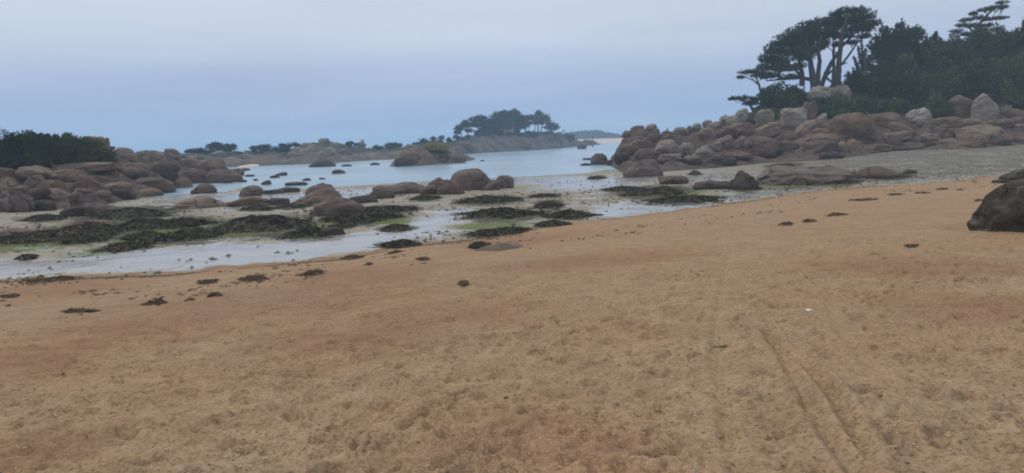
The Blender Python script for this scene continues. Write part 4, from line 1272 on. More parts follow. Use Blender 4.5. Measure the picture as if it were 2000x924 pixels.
def plume_tree(base, tips, label, group, seed, start=0.35, L=0.42, dens=1.0, name='cypress_tree', body=None):
    """a cypress of feathery upswept boughs"""
    rg = np.random.default_rng(seed)
    a, r, z = hit(*base); X, Y = XY(a, r); org = np.array((X, Y, z)); m = mpp(base[0], base[1], r)
    e = empty(name, org, label, 'tree', group)
    tb, cb = MB(), MB()
    root = org + np.array((0, 0, -0.3))
    topz = max(EYE + r * ray(x, y)[1] for x, y, w in tips)
    tb.tube(np.array((root, org + (0, 0, (topz - z) * 0.35), org + (0, 0, (topz - z) * 0.7))), np.array((6, 4, 1.5)) * m, 7)
    for (x, y, w) in tips:
        tip = P(x, y, r + rg.uniform(-1, 1) * 2.2)
        s = org + np.array((0, 0, (tip[2] - z) * rg.uniform(0.15, 0.5)))
        ctl = s * 0.45 + tip * 0.55 + np.array((0, 0, -0.12)) * np.linalg.norm(tip - s)
        t = np.linspace(0, 1, 14)[:, None]
        cv = (1 - t) ** 2 * s + 2 * t * (1 - t) * ctl + t ** 2 * tip
        tb.tube(cv, np.linspace(2.2, 0.5, 14) * m, 5)
        w = w * 0.72; n = int(60 * w * dens)
        tt = rg.uniform(start * 0.6, 1.0, n); i = np.clip((tt * 13).astype(int), 0, 12)
        p = cv[i] + (cv[i + 1] - cv[i]) * rg.uniform(0, 1, (n, 1)); ax = unit(cv[i + 1] - cv[i])
        spread = (w * m * (1.1 - tt) ** 1.3)[:, None]
        off = rg.normal(size=(n, 3)) * spread * 0.55
        d = unit(ax * 1.0 + unit(off) * 0.6 + rg.normal(size=(n, 3)) * 0.3)
        p = p + off
        pp = np.repeat(p, 3, 0); dd = unit(np.repeat(d, 3, 0) + rg.normal(size=(3 * n, 3)) * 0.35)
        cb.spikes(pp, dd, rg.uniform(0.6, 1.2, 3 * n) * L, 0.055, rg)
    if body:
        for (x, y, rx, ry) in body:
            c = P(x, y, r + rg.uniform(-1, 1) * 1.5); nn = int(0.8 * rx * ry)
            p, q = pad_points(c, rx * m, rx * m, ry * m, a, nn, rg)
            pp = np.repeat(p, 4, 0); d = unit(np.repeat(q, 4, 0) * 0.6 + rg.normal(size=pp.shape) * 0.5 + np.array((0, 0, 0.7)))
            cb.spikes(pp, d, rg.uniform(0.6, 1.2, len(pp)) * L, 0.055, rg)
    link('crown', cb.mesh('crown', PINE, org, False), (0, 0, 0), 0, e)
    link('trunk', tb.mesh('trunk', BARK, org), (0, 0, 0), 0, e)


_o = np.random.default_rng(55)
_out = [(1690, 122), (1700, 88), (1712, 66), (1725, 48), (1738, 60), (1750, 46), (1760, 37), (1768, 52), (1781, 54), (1794, 49), (1806, 59), (1814, 74), (1826, 72)]
_tips = [(x + _o.uniform(-6, 7), y + abs(_o.normal()) * 7 * (k > 0), _o.uniform(3, 5.5)) for x, y in _out for k in range(4)]
plume_tree((1744, 160), _tips, 'bushy cypress with feathery upswept tips right of the tall pines', G_R, 7, start=0.5, L=0.36,
           body=[(1756, 84, 32, 22), (1728, 92, 26, 26), (1785, 92, 28, 24), (1750, 112, 46, 26), (1710, 112, 18, 22), (1800, 104, 20, 22), (1732, 70, 20, 14), (1762, 66, 20, 16),
                 (1790, 72, 18, 14), (1711, 88, 16, 16), (1726, 60, 9, 8), (1758, 54, 10, 9), (1794, 60, 9, 8)])
plume_tree((1815, 140), [(1828, 64, 11), (1818, 74, 12), (1836, 76, 9), (1808, 86, 13), (1826, 90, 14)], 'small feathery cypress tip just right of the bushy cypress', G_R, 8, L=0.42)
plume_tree((1688, 172), [(1682, 72, 6), (1676, 92, 7), (1690, 96, 8), (1668, 112, 7), (1684, 120, 9), (1698, 110, 8), (1674, 136, 8), (1692, 142, 10)],
           'thin sparse evergreen with bare lower stems between the tall pine and the bushy cypress', G_R, 9, L=0.4, dens=0.55, start=0.6)
pine((1890, 100), [[(1890, 104, 4), (1902, 66, 3.4), (1918, 40, 2.6), (1938, 20, 1.8), (1957, 6, 0.8)], [(1903, 64, 2.2), (1888, 50, 1.6), (1876, 40, 0.8)], [(1916, 42, 2), (1940, 36, 1.4), (1960, 37, 0.7)],
                  [(1900, 70, 2), (1880, 66, 1.4), (1862, 62, 0.7)]],
     [(1956, 6, 10, 2.5), (1946, 15, 18, 3), (1925, 20, 15, 3.5), (1958, 16, 8, 2.5), (1955, 36, 12, 3), (1938, 38, 14, 3), (1912, 36, 16, 4), (1886, 40, 12, 3), (1898, 51, 16, 4), (1876, 50, 10, 3),
      (1868, 62, 14, 2.5), (1930, 50, 14, 4), (1902, 28, 9, 3), (1914, 60, 14, 5), (1890, 68, 16, 5), (1944, 58, 8, 5)],
     'thin layered pine leaning right, rising above the bushes near the right edge', G_R, seed=10, dens=2.2)

G_S = 'evergreen bushes on the right-hand hill'
for i, (x, yt, yb, w, dr, lb) in enumerate([
        (1508, 163, 212, 56, 0, 'dark bush at the left end of the hill, behind the upright grey block'),
        (1548, 166, 214, 66, 0, 'dark bush under the low left boughs of the broad pine'),
        (1600, 190, 222, 60, 1, 'dark bush between the overhanging slab and the largest pale block'),
        (1672, 128, 186, 46, 2, 'thin dark bush in the gap right of the tallest pine'),
        (1712, 118, 192, 84, 3, 'dark bush at the foot of the bushy cypress'),
        (1762, 116, 196, 90, 3, 'dark green bush in the middle of the hill below the bushy cypress'),
        (1812, 92, 190, 92, 5, 'large round bush on the hill beneath the small feathery cypress'),
        (1858, 68, 186, 100, 8, 'large bush on the skyline left of the layered pine'),
        (1912, 54, 176, 110, 9, 'wide bush on the skyline under the layered pine'),
        (1962, 50, 180, 96, 9, 'dark tall bush right of the layered pine'),
        (2006, 26, 180, 90, 8, 'very dark dome-shaped tree cut off by the right edge'),
        (1790, 140, 206, 84, 0, 'lower dark bush above the egg-like grey boulder'),
        (1842, 136, 206, 86, 0, 'lower dark bush behind the cube-shaped block'),
        (1898, 120, 208, 92, 1, 'lower dark bush behind the tall heart-like boulder'),
        (1950, 112, 214, 92, 1, 'shadowy bush right of the tall heart-like boulder'),
        (2004, 108, 220, 90, 1, 'shadowy bush above the ledges at the right edge'),
        (1735, 152, 204, 70, 0, 'dark green bush above the brambles'),
        (2052, 70, 215, 110, 3, 'dark bush beyond the right edge')]):
    shrub(x, yt, yb, w, lb, G_S, seed=30 + i, dr=dr, flat=0.85)
G_B = 'brambles on the right-hand slope'
for i, (x, yt, yb, w, lb) in enumerate([
        (1640, 192, 224, 58, 'bright green bramble clump at the left, above the tan row'),
        (1684, 188, 222, 66, 'wide green bramble clump above the long tan boulder'),
        (1734, 186, 220, 66, 'greyish green bramble clump round the grey rounded stone'),
        (1772, 196, 222, 46, 'small dull bramble clump left of the egg-like grey boulder'),
        (1832, 172, 226, 56, 'leafy dark green bramble clump left of the cube-shaped block'),
        (1612, 206, 224, 34, 'small bramble clump beside the pale pointed rock')]):
    shrub(x, yt, yb, w, lb, G_B, BRAMBLE, seed=60 + i, L=0.26, name='bramble_bush', k=1.6)


def ground_cover(L, x0, x1, n, label, mat, seed, Lf=0.3):
    """low leaves over the soil between shoulder and crest of a slope"""
    rg = np.random.default_rng(seed)
    a = rg.uniform(ray(x0, 200)[0], ray(x1, 200)[0], n)
    (fr, fz), (mr, mz), (tr, tz) = L.knots(a)
    k = rg.uniform(0.05, 1.35, n); r = mr + (tr - mr) * k + 1.0
    z = L.z(a, r) + rg.uniform(0.05, 0.75, n) * (0.6 + 0.5 * fbm2(r * np.sin(a) / 3, r * np.cos(a) / 3, 5))
    p = np.stack((r * np.sin(a), r * np.cos(a), z + 0.1), 1)
    d = unit(rg.normal(size=(n, 3)) * 0.8 + np.array((0, 0, 0.6)))
    b = MB(); b.leaves(p, d, rg.uniform(0.6, 1.4, n) * Lf, rg.uniform(0.2, 0.4, n) * Lf, rg)
    tag(link('undergrowth', b.mesh('undergrowth', mat, smooth=False)), label, kind='stuff')


ground_cover(RIGHT, 1470, 2100, 26000, 'low dark undergrowth between the bushes of the right-hand hill', SHRUB, 90)
ground_cover(LEFT, -120, 215, 9000, 'low dark heath on top of the left headland', SHRUB, 91, 0.26)

G_L = 'bushes on the left headland'
for i, (x, yt, yb, w, lb) in enumerate([
        (-30, 272, 322, 110, 'dark bush on the left headland cut off by the left edge'),
        (28, 266, 322, 80, 'broad dark bush on the left headland near the left edge'),
        (76, 262, 322, 80, 'dark bush on the left headland, second from the left edge'),
        (120, 264, 320, 70, 'dark bush on the left headland left of the shadowy rock'),
        (168, 272, 320, 84, 'dark bush covering the foot of the big shadowy rock'),
        (202, 290, 318, 50, 'small dark bush right of the big shadowy rock')]):
    shrub(x, yt, yb, w, lb, G_L, seed=100 + i, L=0.17, flat=0.8, k=2.8)
for i, (x, yt, yb, w, lb) in enumerate([(138, 259, 272, 26, 'low bush on top of the big shadowy rock')]):
    shrub(x, yt, yb, w, lb, G_L, seed=110 + i, r=hit(x, 290)[1] + 3, L=0.2)


def bare_tree():
    rg = np.random.default_rng(21)
    a, r, z = hit(-8, 290); r += 6; X, Y = XY(a, r); org = np.array((X, Y, z)); m = mpp(0, 280, r)
    e = empty('bare_tree', org, 'leafless grey tree rising behind the bushes at the left edge', 'tree')
    tb, cb = MB(), MB()

    def grow(p, d, ln, w, lv):
        q = p + d * ln
        mid = (p + q) / 2 + rg.normal(size=3) * ln * 0.07
        (tb if lv < 2 else cb).tube(np.array((p, mid, q)), np.array((w, w * 0.8, w * 0.6)), 5 if lv < 2 else 3)
        if lv < 5:
            for k in range(3 if lv else 4):
                nd = unit(d + rg.normal(size=3) * (0.62 if lv else 0.8) + np.array((0.05, 0, 0.12)))
                grow(q, nd, ln * rg.uniform(0.6, 0.85), max(w * 0.6, 0.012), lv + 1)
    H = EYE + r * ray(0, 236)[1] - z
    grow(org + np.array((0, 0, -0.3)), np.array((0.1, 0, 1.0)), H * 0.32, 0.14, 0)
    link('trunk', tb.mesh('trunk', BARK, org), (0, 0, 0), 0, e)
    link('twigs', cb.mesh('twigs', BARK, org), (0, 0, 0), 0, e)


bare_tree()

# pines of the island, of the far shore and the distant wood
FAR_PINE = leaf_mat('far_pine_needles', (0.012, 0.019, 0.012), (0.026, 0.036, 0.02), 0.3)
FARLEAF = leaf_mat('far_leaves', (0.012, 0.019, 0.012), (0.032, 0.044, 0.024), 0.25)
G_I = 'pines of the island'


def isle_r(x, y, k=0.75):
    a = ray(x, y)[0]; return float(np.interp(a, PINE_ISLE.fa, PINE_ISLE.fr)) + 24 * k


for i, (base, trunks, pads, lb) in enumerate([
        ((904, 276), [[(904, 278, 1.1), (902, 264, 0.9), (898, 252, 0.5)]], [(897, 252, 8, 5), (891, 269, 5, 3), (902, 247, 6, 4), (893, 260, 5, 3)], 'leftmost small pine of the island, with a low side bough'),
        ((913, 272), [[(913, 274, 1.0), (913, 255, 0.9), (912, 246, 0.5)]], [(912, 246, 9, 5), (916, 256, 8, 3), (907, 240, 5, 3)], 'thin pine on the island, second from the left'),
        ((938, 268), [[(940, 270, 1.6), (934, 252, 1.2), (928, 238, 0.7)]], [(928, 236, 13, 5), (940, 231, 10, 4), (922, 244, 10, 4), (934, 245, 12, 5), (944, 236, 8, 5)], 'wide pine leaning left on the island, third from the left'),
        ((956, 268), [[(956, 270, 1.6), (954, 254, 1.2), (951, 242, 0.7)]], [(950, 246, 11, 7), (958, 240, 8, 5), (944, 254, 8, 4), (960, 252, 9, 6)], 'gappy pine on the island left of the red manor'),
        ((976, 266), [[(976, 268, 1.8), (975, 244, 1.4), (974, 228, 0.6)]], [(968, 234, 10, 8), (978, 228, 11, 8), (972, 246, 14, 9), (982, 238, 12, 9), (962, 246, 8, 6)], 'dense dark pine in front of the red manor tower'),
        ((994, 266), [[(994, 268, 1.8), (992, 244, 1.4), (992, 226, 0.6)]], [(990, 230, 12, 10), (986, 222, 8, 5), (998, 240, 12, 10), (988, 248, 14, 9), (1002, 226, 8, 8)], 'dense dark pine in the middle of the island below the chimney'),
        ((1010, 266), [[(1010, 268, 1.8), (1010, 244, 1.4), (1009, 226, 0.6)]], [(1008, 228, 10, 8), (1010, 240, 12, 10), (1006, 220, 6, 5), (1014, 248, 12, 9), (1016, 234, 8, 8)], 'dense pine with a pointed top right of the chimney'),
        ((1026, 264), [[(1027, 266, 1.4), (1026, 250, 1.1), (1024, 234, 0.6)]], [(1022, 236, 9, 7), (1030, 232, 8, 5), (1024, 246, 8, 6), (1038, 230, 6, 4), (1032, 242, 7, 4)], 'lighter pine of the island with bare stems, left of the pointed one'),
        ((1050, 262), [[(1050, 264, 1.5), (1051, 246, 1.2), (1052, 228, 0.6)], [(1056, 264, 1.2), (1057, 250, 1), (1062, 238, 0.5)], [(1044, 264, 1), (1045, 250, 0.8), (1046, 238, 0.4)]],
         [(1052, 222, 6, 5), (1052, 232, 13, 6), (1062, 230, 10, 6), (1046, 240, 10, 5), (1060, 240, 13, 5), (1068, 234, 7, 4), (1042, 230, 6, 4)], 'pine with a pointed crown and several bare trunks on the right of the island'),
        ((1074, 262), [[(1070, 264, 1.3), (1074, 252, 1), (1080, 246, 0.5)]], [(1078, 245, 10, 5), (1086, 250, 6, 4), (1070, 250, 8, 4), (1078, 252, 9, 4)], 'low pine leaning right at the right end of the island pines')]):
    pine(base, trunks, pads, lb, G_I, r=isle_r(*base) + (i % 3) * 1.5, seed=130 + i, mat=FAR_PINE, L=0.75, W=0.12, dens=2.4, puff=(1.15, 1.35))
G_IS = 'bushes of the pine island'
for i, (x, yt, yb, w, lb) in enumerate([(942, 253, 274, 36, 'dark bush at the left under the island pines'), (970, 250, 272, 34, 'dark bush under the red manor on the island'),
                                        (1002, 252, 272, 40, 'dark bush in the middle under the island pines'), (1036, 255, 268, 34, 'low bush under the lighter island pine'),
                                        (1066, 256, 268, 34, 'low bush under the right island pines'), (1108, 259, 275, 34, 'bush at the low right end of the pine island'),
                                        (915, 268, 278, 22, 'small bush at the left end of the pine island')]):
    shrub(x, yt, yb, w, lb, G_IS, FARLEAF, r=isle_r(x, yb, 0.8), seed=150 + i, L=0.7, k=2.2)

G_F = 'trees of the far shore'


def far_r(x, k=1.0):
    a = ray(x, 300)[0]; return float(np.interp(a, FAR_SHORE.fa, FAR_SHORE.fr)) + 26 * k


for i, (x, yb, pads, lb) in enumerate([
        (384, 304, [(372, 297, 9, 4), (388, 295, 12, 4), (398, 299, 8, 5)], 'low flat-topped pine at the left end of the far shore'),
        (424, 304, [(412, 288, 8, 5), (420, 283, 10, 4), (430, 287, 12, 5), (414, 296, 12, 6), (428, 297, 10, 6)], 'large spreading pine on the left far shore'),
        (446, 304, [(444, 287, 12, 4), (452, 291, 9, 3), (456, 286, 5, 3), (442, 294, 10, 5)], 'pine with a flat bough to the right, beside the large spreading pine'),
        (464, 304, [(460, 299, 8, 2), (468, 300, 6, 1.5)], 'low creeping pine left of the pale house'),
        (494, 303, [(494, 290, 5, 4), (497, 296, 4, 4)], 'small tree touching the pale house on the far shore'),
        (514, 304, [(508, 290, 9, 5), (520, 288, 9, 4), (516, 297, 14, 6), (526, 296, 7, 5)], 'wide dark tree right of the pale house'),
        (540, 304, [(538, 291, 5, 3), (542, 296, 6, 4)], 'small round tree between two larger ones on the far shore'),
        (556, 304, [(550, 285, 4, 3), (556, 292, 12, 7), (562, 286, 7, 4), (554, 299, 12, 6)], 'dark bushy tree at the left foot of the rocky mound'),
        (578, 297, [(576, 284, 7, 4), (582, 286, 5, 3)], 'small tree on the left shoulder of the rocky mound'),
        (683, 292, [(680, 283, 6, 4), (686, 280, 5, 3), (684, 288, 5, 2.5)], 'little crooked tree right of the rocky mound'),
        (696, 292, [(695, 284, 3, 2.5)], 'tiny tree right of the little crooked one'),
        (738, 295, [(734, 289, 6, 4), (743, 290, 6, 3.5)], 'pale thin tree right of the gabled house'),
        (765, 295, [(758, 285, 6, 5), (768, 284, 9, 4.5), (778, 285, 8, 4), (766, 290, 16, 4)], 'flat-topped dark block of trees on the far shore'),
        (828, 292, [(826, 276, 7, 5), (834, 280, 6, 5), (822, 284, 8, 5), (816, 282, 5, 3)], 'rounded tree behind the left of the grassy islet'),
        (847, 290, [(847, 272, 6, 4), (848, 280, 9, 6)], 'rounded tree right behind the yellow grass cap'),
        (862, 290, [(862, 269, 5, 3), (860, 276, 4, 3), (864, 284, 8, 4)], 'slim tree rising right behind the yellow grass cap'),
        (878, 290, [(877, 274, 6, 4), (882, 281, 8, 5), (874, 283, 8, 4)], 'small tree at the left end of the pine island'),
        (802, 293, [(800, 288, 9, 4), (810, 284, 6, 4)], 'low tree on the far shore left of the rounded trees')]):
    tr = [[(x, yb, 1.0), (x, yb - 6, 0.9), (pads[0][0], pads[0][1], 0.4)]]
    pine((x, yb), tr, pads, lb, G_F, r=far_r(x) + (i % 2) * 2, seed=170 + i, mat=FAR_PINE, L=0.5, W=0.09, dens=2.6, name='tree', puff=(1.12, 1.2))


def distant_wood():
    rg = np.random.default_rng(44)
    b = MB()
    for x in np.linspace(1098, 1214, 46):
        top = float(np.interp(x, [1096, 1110, 1123, 1145, 1168, 1195, 1212], [259, 260, 259, 256.5, 256.5, 260.5, 264])) + rg.uniform(-1.5, 1.8)
        r = 640 + rg.uniform(-25, 25); m = mpp(x, 265, r); c = P(x, (top + 273) / 2, r)
        n = 330; q = unit(rg.normal(size=(n, 3))) * rg.uniform(0.3, 1, (n, 1)) ** 0.5
        p = c + q * np.array((4.6 * m, 4.6 * m, (273 - top) / 2 * m))
        b.leaves(p, unit(q + rg.normal(size=(n, 3)) * 0.5), 2.4, 0.9, rg)
    tag(link('distant_wood', b.mesh('distant_wood', FARLEAF, smooth=False)), 'far-off dark wood along the distant sand beach', kind='stuff')


distant_wood()

# ------------------------------------------------------------------ houses, posts, manor
WALL_PINK = plain_mat('pink_masonry', (0.34, 0.22, 0.18), (0.42, 0.29, 0.24), 0.8)
WALL_PALE = plain_mat('pale_render', (0.55, 0.51, 0.47), (0.62, 0.58, 0.54), 0.5)
SLATE = plain_mat('slate_roof', (0.09, 0.10, 0.115), (0.14, 0.15, 0.17), 0.8)
GLASS = plain_mat('window_glass', (0.03, 0.035, 0.04), (0.05, 0.055, 0.06), 0.5, 0.15)
POSTM = plain_mat('weathered_post', (0.10, 0.09, 0.085), (0.17, 0.16, 0.15), 1.5)


def part(parent, name, mb, mat, smooth=False):
    return link(name, mb.mesh(name, mat, smooth=smooth), (0, 0, 0), 0, parent)


def place(x, yb, r):
    a = ray(x, yb)[0]; X, Y = XY(a, r)
    return np.array((X, Y, float(surf(np.array([a]), np.array([r]))[0]))), a, mpp(x, yb, r)


def gable(w, d, h, z0, over=0.3):
    w2, d2 = w / 2 + over, d / 2 + over
    v = np.array([(-w2, -d2, z0), (w2, -d2, z0), (w2, d2, z0), (-w2, d2, z0), (-w2, 0, z0 + h), (w2, 0, z0 + h)])
    b = MB(); b.add(v, np.array([(0, 1, 5, 4), (2, 3, 4, 5), (0, 3, 2, 1)])); b.add(v, np.array([(0, 4, 3), (1, 2, 5)])); return b


def house(x, yt, yb, w, r, label, flat=False, wall=None, turn=0.3):
    org, a, m = place(x, yb, r); H = EYE + r * ray(x, yt)[1] - org[2]; W = w * m
    e = empty('house', org, label, 'house', None, -a + turn)
    wh = H * (0.92 if flat else 0.55)
    b = MB(); b.box((0, 0, wh / 2 - 0.4), (W, W * 0.8, wh + 0.8)); wl_ = part(e, 'wall', b, wall or WALL_PALE)
    if flat:
        b = MB(); b.box((0, 0, wh + H * 0.04), (W + 0.5, W * 0.8 + 0.5, H * 0.08)); part(e, 'roof', b, SLATE)
    else:
        rf = part(e, 'roof', gable(W, W * 0.8, H - wh, wh), SLATE)
        b = MB(); b.box((W * 0.36, 0, H - 0.2), (0.7, 0.7, 1.6)); link('chimney', b.mesh('chimney', WALL_PINK, smooth=False), (0, 0, 0), 0, rf)
    for k in (-0.28, 0.05, 0.33):
        b = MB(); b.box((k * W, -W * 0.4 - 0.02, wh * 0.55), (W * 0.11, 0.1, wh * 0.32)); part(e, 'window', b, GLASS)
    return e


house(489, 294, 304, 18, far_r(489) + 3, 'pale flat-roofed house between the far shore pines', True)
house(706, 277.5, 294, 13, far_r(706) + 6, 'small dark-roofed gabled house on the far shore', False, WALL_PINK, 0.9)


def beacon():
    r = 560; org, a, m = place(1101, 262, r)
    e = empty('small_tower', org, 'tiny pale domed tower right of the pine island', 'tower', None, -a)
    z1 = EYE + r * ray(1101, 256.5)[1] - org[2]; z2 = EYE + r * ray(1101, 252.8)[1] - org[2]
    b = MB(); b.tube(np.array(((0, 0, -1), (0, 0, z1 * 0.5), (0, 0, z1))), 2.1 * m, 14); part(e, 'wall', b, WALL_PALE)
    t = np.linspace(0, math.pi / 2 * 0.98, 7)
    b = MB(); b.tube(np.stack((0 * t, 0 * t, z1 + (z2 - z1) * np.sin(t)), 1), 2.6 * m * np.cos(t), 14); part(e, 'roof', b, SLATE, True)


beacon()


def manor():
    r = isle_r(978, 268) + 7; org, a, m = place(982, 268, r)
    e = empty('manor_house', org, 'reddish granite manor with a tower, half hidden by the island pines', 'manor', None, -a)
    zt = lambda y: EYE + r * ray(982, y)[1] - org[2]
    b = MB(); b.box((4 * m, 0, zt(238) / 2 - 1), (34 * m, 22 * m, zt(238) + 2)); part(e, 'wall', b, WALL_PINK)
    g = gable(34 * m, 22 * m, zt(224) - zt(238), zt(238), 0.4); g.v = [v + np.array((4 * m, 0, 0)) for v in g.v]
    rf = part(e, 'roof', g, SLATE)
    b = MB(); b.box((15 * m, 0, (zt(217) + zt(232)) / 2), (4 * m, 4 * m, zt(217) - zt(232))); link('chimney', b.mesh('chimney', WALL_PINK, smooth=False), (0, 0, 0), 0, rf)
    b = MB(); b.tube(np.array(((-14 * m, -4 * m, -1), (-14 * m, -4 * m, zt(240)), (-14 * m, -4 * m, zt(223)))), 5 * m, 16); tw = part(e, 'tower', b, WALL_PINK)
    b = MB(); b.tube(np.array(((-14 * m, -4 * m, zt(223)), (-14 * m, -4 * m, zt(219.5)), (-14 * m, -4 * m, zt(216)))), np.array((5.4, 2.8, 0.2)) * m, 16); link('tower_roof', b.mesh('tower_roof', SLATE), (0, 0, 0), 0, tw)
    for k in (-4, 4, 12):
        b = MB(); b.box((k * m, -11 * m - 0.03, zt(248)), (2.4 * m, 0.2, 4 * m)); part(e, 'window', b, GLASS)


manor()


def post(x, yt, yb, r, label, w, arm=False):
    org, a, m = place(x, yb, r)
    e = empty('marker_post', org, label, 'post', None, -a)
    H = EYE + r * ray(x, yt)[1] - org[2]
    b = MB(); b.tube(np.array(((0, 0, -0.4), (0, 0, H * 0.5), (0, 0, H))), np.array((w, w * 0.9, w * 0.8)), 8); part(e, 'pole', b, POSTM, True)
    b = MB()
    if arm: b.box((0, -w, H * 0.72), (H * 0.32, w, w * 1.4))
    else: b.box((0, 0, H + w), (w * 3.2, w * 3.2, w * 2.4))
    part(e, 'crossbar' if arm else 'cap', b, POSTM)


post(1158, 268, 290, 300.0, 'thin pale marker pole standing in the channel below the distant beach', 0.22)
post(1303.5, 249, 261, hit(1303, 262)[1], 'small dark post with a crossbar on the skyline of the right headland', 0.06, True)

# ------------------------------------------------------------------ seaweed
weed_rng = np.random.default_rng(77)


def weed(x0, x1, yt, yb, label, group='seaweed-covered rocks of the flat', mat=None, name='seaweed_mound', cat='seaweed', prof=None, loose=False, depth=None, fronds=True):
    ra = 0.8 if loose else 0.6 if fronds else 0.2
    cx = (x0 + x1) / 2; a, r, z = hit(cx, yb)
    hw = (x1 - x0) / 2 * mpp(cx, yb, r)
    _, r2, _ = hit(cx, yt + (yb - yt) * (0.22 if not loose else 0.0))
    hd = min(max((r2 - r) / 2, 0.25 * min(hw, 1.2)), hw * 1.1 + 0.2)
    if depth: hd = depth
    rc = r + hd; hw = (x1 - x0) / 2 * mpp(cx, yb, rc) * (0.75 if loose else 1.0)
    zc = float(base_z(np.array([a]), np.array([rc]))[0][0])
    if loose: hd *= 0.75
    H = float(np.clip((EYE + rc * ray(cx, yt)[1] - zc) * 0.66, 0.05, 0.9)) if not loose else 0.022
    rg = np.random.default_rng(int(weed_rng.integers(1 << 30)))
    nr_, na = (26, 72) if x1 - x0 > 60 else (14, 40)
    k = np.linspace(0, 1, nr_)[:, None]; an = np.linspace(0, 2 * math.pi, na, endpoint=False)[None, :]
    off = rg.uniform(0, 99)
    rim = 0.85 + ra * fbm2(np.cos(an) * 1.7 + off, np.sin(an) * 1.7, 3, 4)
    u = k * np.cos(an) * rim; v = k * np.sin(an) * rim
    top = (1 - k ** 2.0)
    if prof: top = top * np.interp(u, np.linspace(-1, 1, len(prof)), prof)
    X = u * hw; Y = v * hd
    h = H * (top * (0.78 + 0.55 * fbm2(X / (0.35 * hw + 0.3) + off, Y / 0.7, 5, 4)) + 0.10 * fbm2(X / 0.12, Y / 0.12, 6, 2) * (k < 0.96)) - 0.04 * k
    V = np.stack((X + 0 * Y, Y, h + 0 * X), -1).reshape(-1, 3)
    X0, Y0 = XY(a, rc)
    me = mesh_of(name, V, grid_faces(nr_, na, True), mat or WEED)
    o = link(name, me, (X0, Y0, zc), -a)
    tag(o, label, cat, group)
    if not fronds: return o
    # strap-like fronds lying over it and past its edge
    n = int(np.clip((x1 - x0) * (yb - yt) * (0.5 if loose else 0.9), 50, 2400))
    kk = rg.uniform(0, 1, n) ** 0.6 * (1 + 0.35 * (rg.uniform(0, 1, n) > 0.8) * rg.uniform(0, 1, n)); aa = rg.uniform(0, 2 * math.pi, n)
    rm = 0.85 + ra * fbm2(np.cos(aa) * 1.7 + off, np.sin(aa) * 1.7, 3, 4)
    fx = kk * np.cos(aa) * rm * hw * 1.04; fy = kk * np.sin(aa) * rm * hd * 1.04
    tp = (1 - np.minimum(kk, 1) ** 2)
    if prof: tp = tp * np.interp(fx / hw, np.linspace(-1, 1, len(prof)), prof)
    fz = H * tp * (0.78 + 0.55 * fbm2(fx / (0.35 * hw + 0.3) + off, fy / 0.7, 5, 4)) - 0.03 * kk + 0.03
    b = MB()
    da = aa + rg.normal(size=n) * 0.9
    d = np.stack((np.cos(da), np.sin(da) * 0.7, -0.35 * kk + rg.normal(size=n) * 0.10), 1)
    ln = rg.uniform(0.14, 0.55, n) * (0.85 if not loose else 0.4)
    b.leaves(np.stack((fx, fy, np.maximum(fz, 0.01)), 1), unit(d), ln, ln * rg.uniform(0.07, 0.14, n), rg)
    fo = link('fronds', b.mesh('fronds', mat or WEED, smooth=False), (0, 0, 0), 0, o); fo['kind'] = 'stuff'
    return o


def weeds(txt, **kw):
    for ln in txt.strip().splitlines():
        l_, lb = ln.strip().split('|', 1); p = l_.split()
        prof = [float(v) for v in p[4].split(',')] if len(p) > 4 else None
        weed(*[float(v) for v in p[:4]], lb.strip(), prof=prof, **kw)


weeds(WEED_TABLE)
weeds('''
754 796 487 496 0.4,1,0.9,0.5| arched brown seaweed clump on sand below the curved weed ridge
710 732 514 520 | small oblong seaweed clump on sand, centre left
664 722 497 507 | ragged line of seaweed on sand left of the arched clump
893 916 552 559 | lone dark seaweed clump in the middle of the open sand
814 842 503 510 | reddish seaweed scrap right of the arched clump
114 198 605 618 | large flat seaweed clump on the left sand, nearest to the camera
278 330 588 600 | second dark seaweed clump on the left sand, behind the nearest one
362 384 585 592 | small seaweed clump right of the second dark one
402 436 573 583 | seaweed clump right of the small one, along the left drift line
378 428 545 558 | bunched dark seaweed high on the left sand near the wet edge
574 646 526 541 | long dark seaweed streak along the upper drift line
460 540 540 551 | thin seaweed streak left of the long dark one
46 156 543 552 | thin line of seaweed at the wet edge, far left
0 34 574 584 | seaweed clump on the sand at the left edge
1764 1796 478 488 | lone seaweed clump on the right sand left of the huge grey boulder
1614 1664 415 423 | pointed seaweed clump on the right sand
1512 1556 436 441 | flat seaweed clump on the right sand left of the pointed one
1562 1594 428 434 | small seaweed clump between the flat one and the pointed one
1650 1728 384 394 | seaweed line on the upper right sand
1728 1772 376 382 | seaweed streak right of the upper seaweed line
1784 1824 373 379 | seaweed streak on the upper right sand, third from the left
1822 1860 363 371 | seaweed clump near the pale water strip on the right
1892 1914 350 356 | dark seaweed clump at the pale water strip beside the peeping boulder
1862 1886 366 372 | small seaweed clump below the pale water strip
1902 1922 387 393 | small seaweed clump touching the huge grey boulder's left flank
''', group='seaweed clumps washed up on the sand', mat=WEED_BROWN, name='seaweed_clump', loose=True)


weed(920, 1050, 470, 492, 'flat grey-brown rock half sunk in the orange sand at the beach edge', 'boulders on the tidal flat', ROCK['m'], 'flat_rock', 'rock',
     [0.5, 1, 0.9, 1, 0.8, 0.7, 0.4], fronds=False)


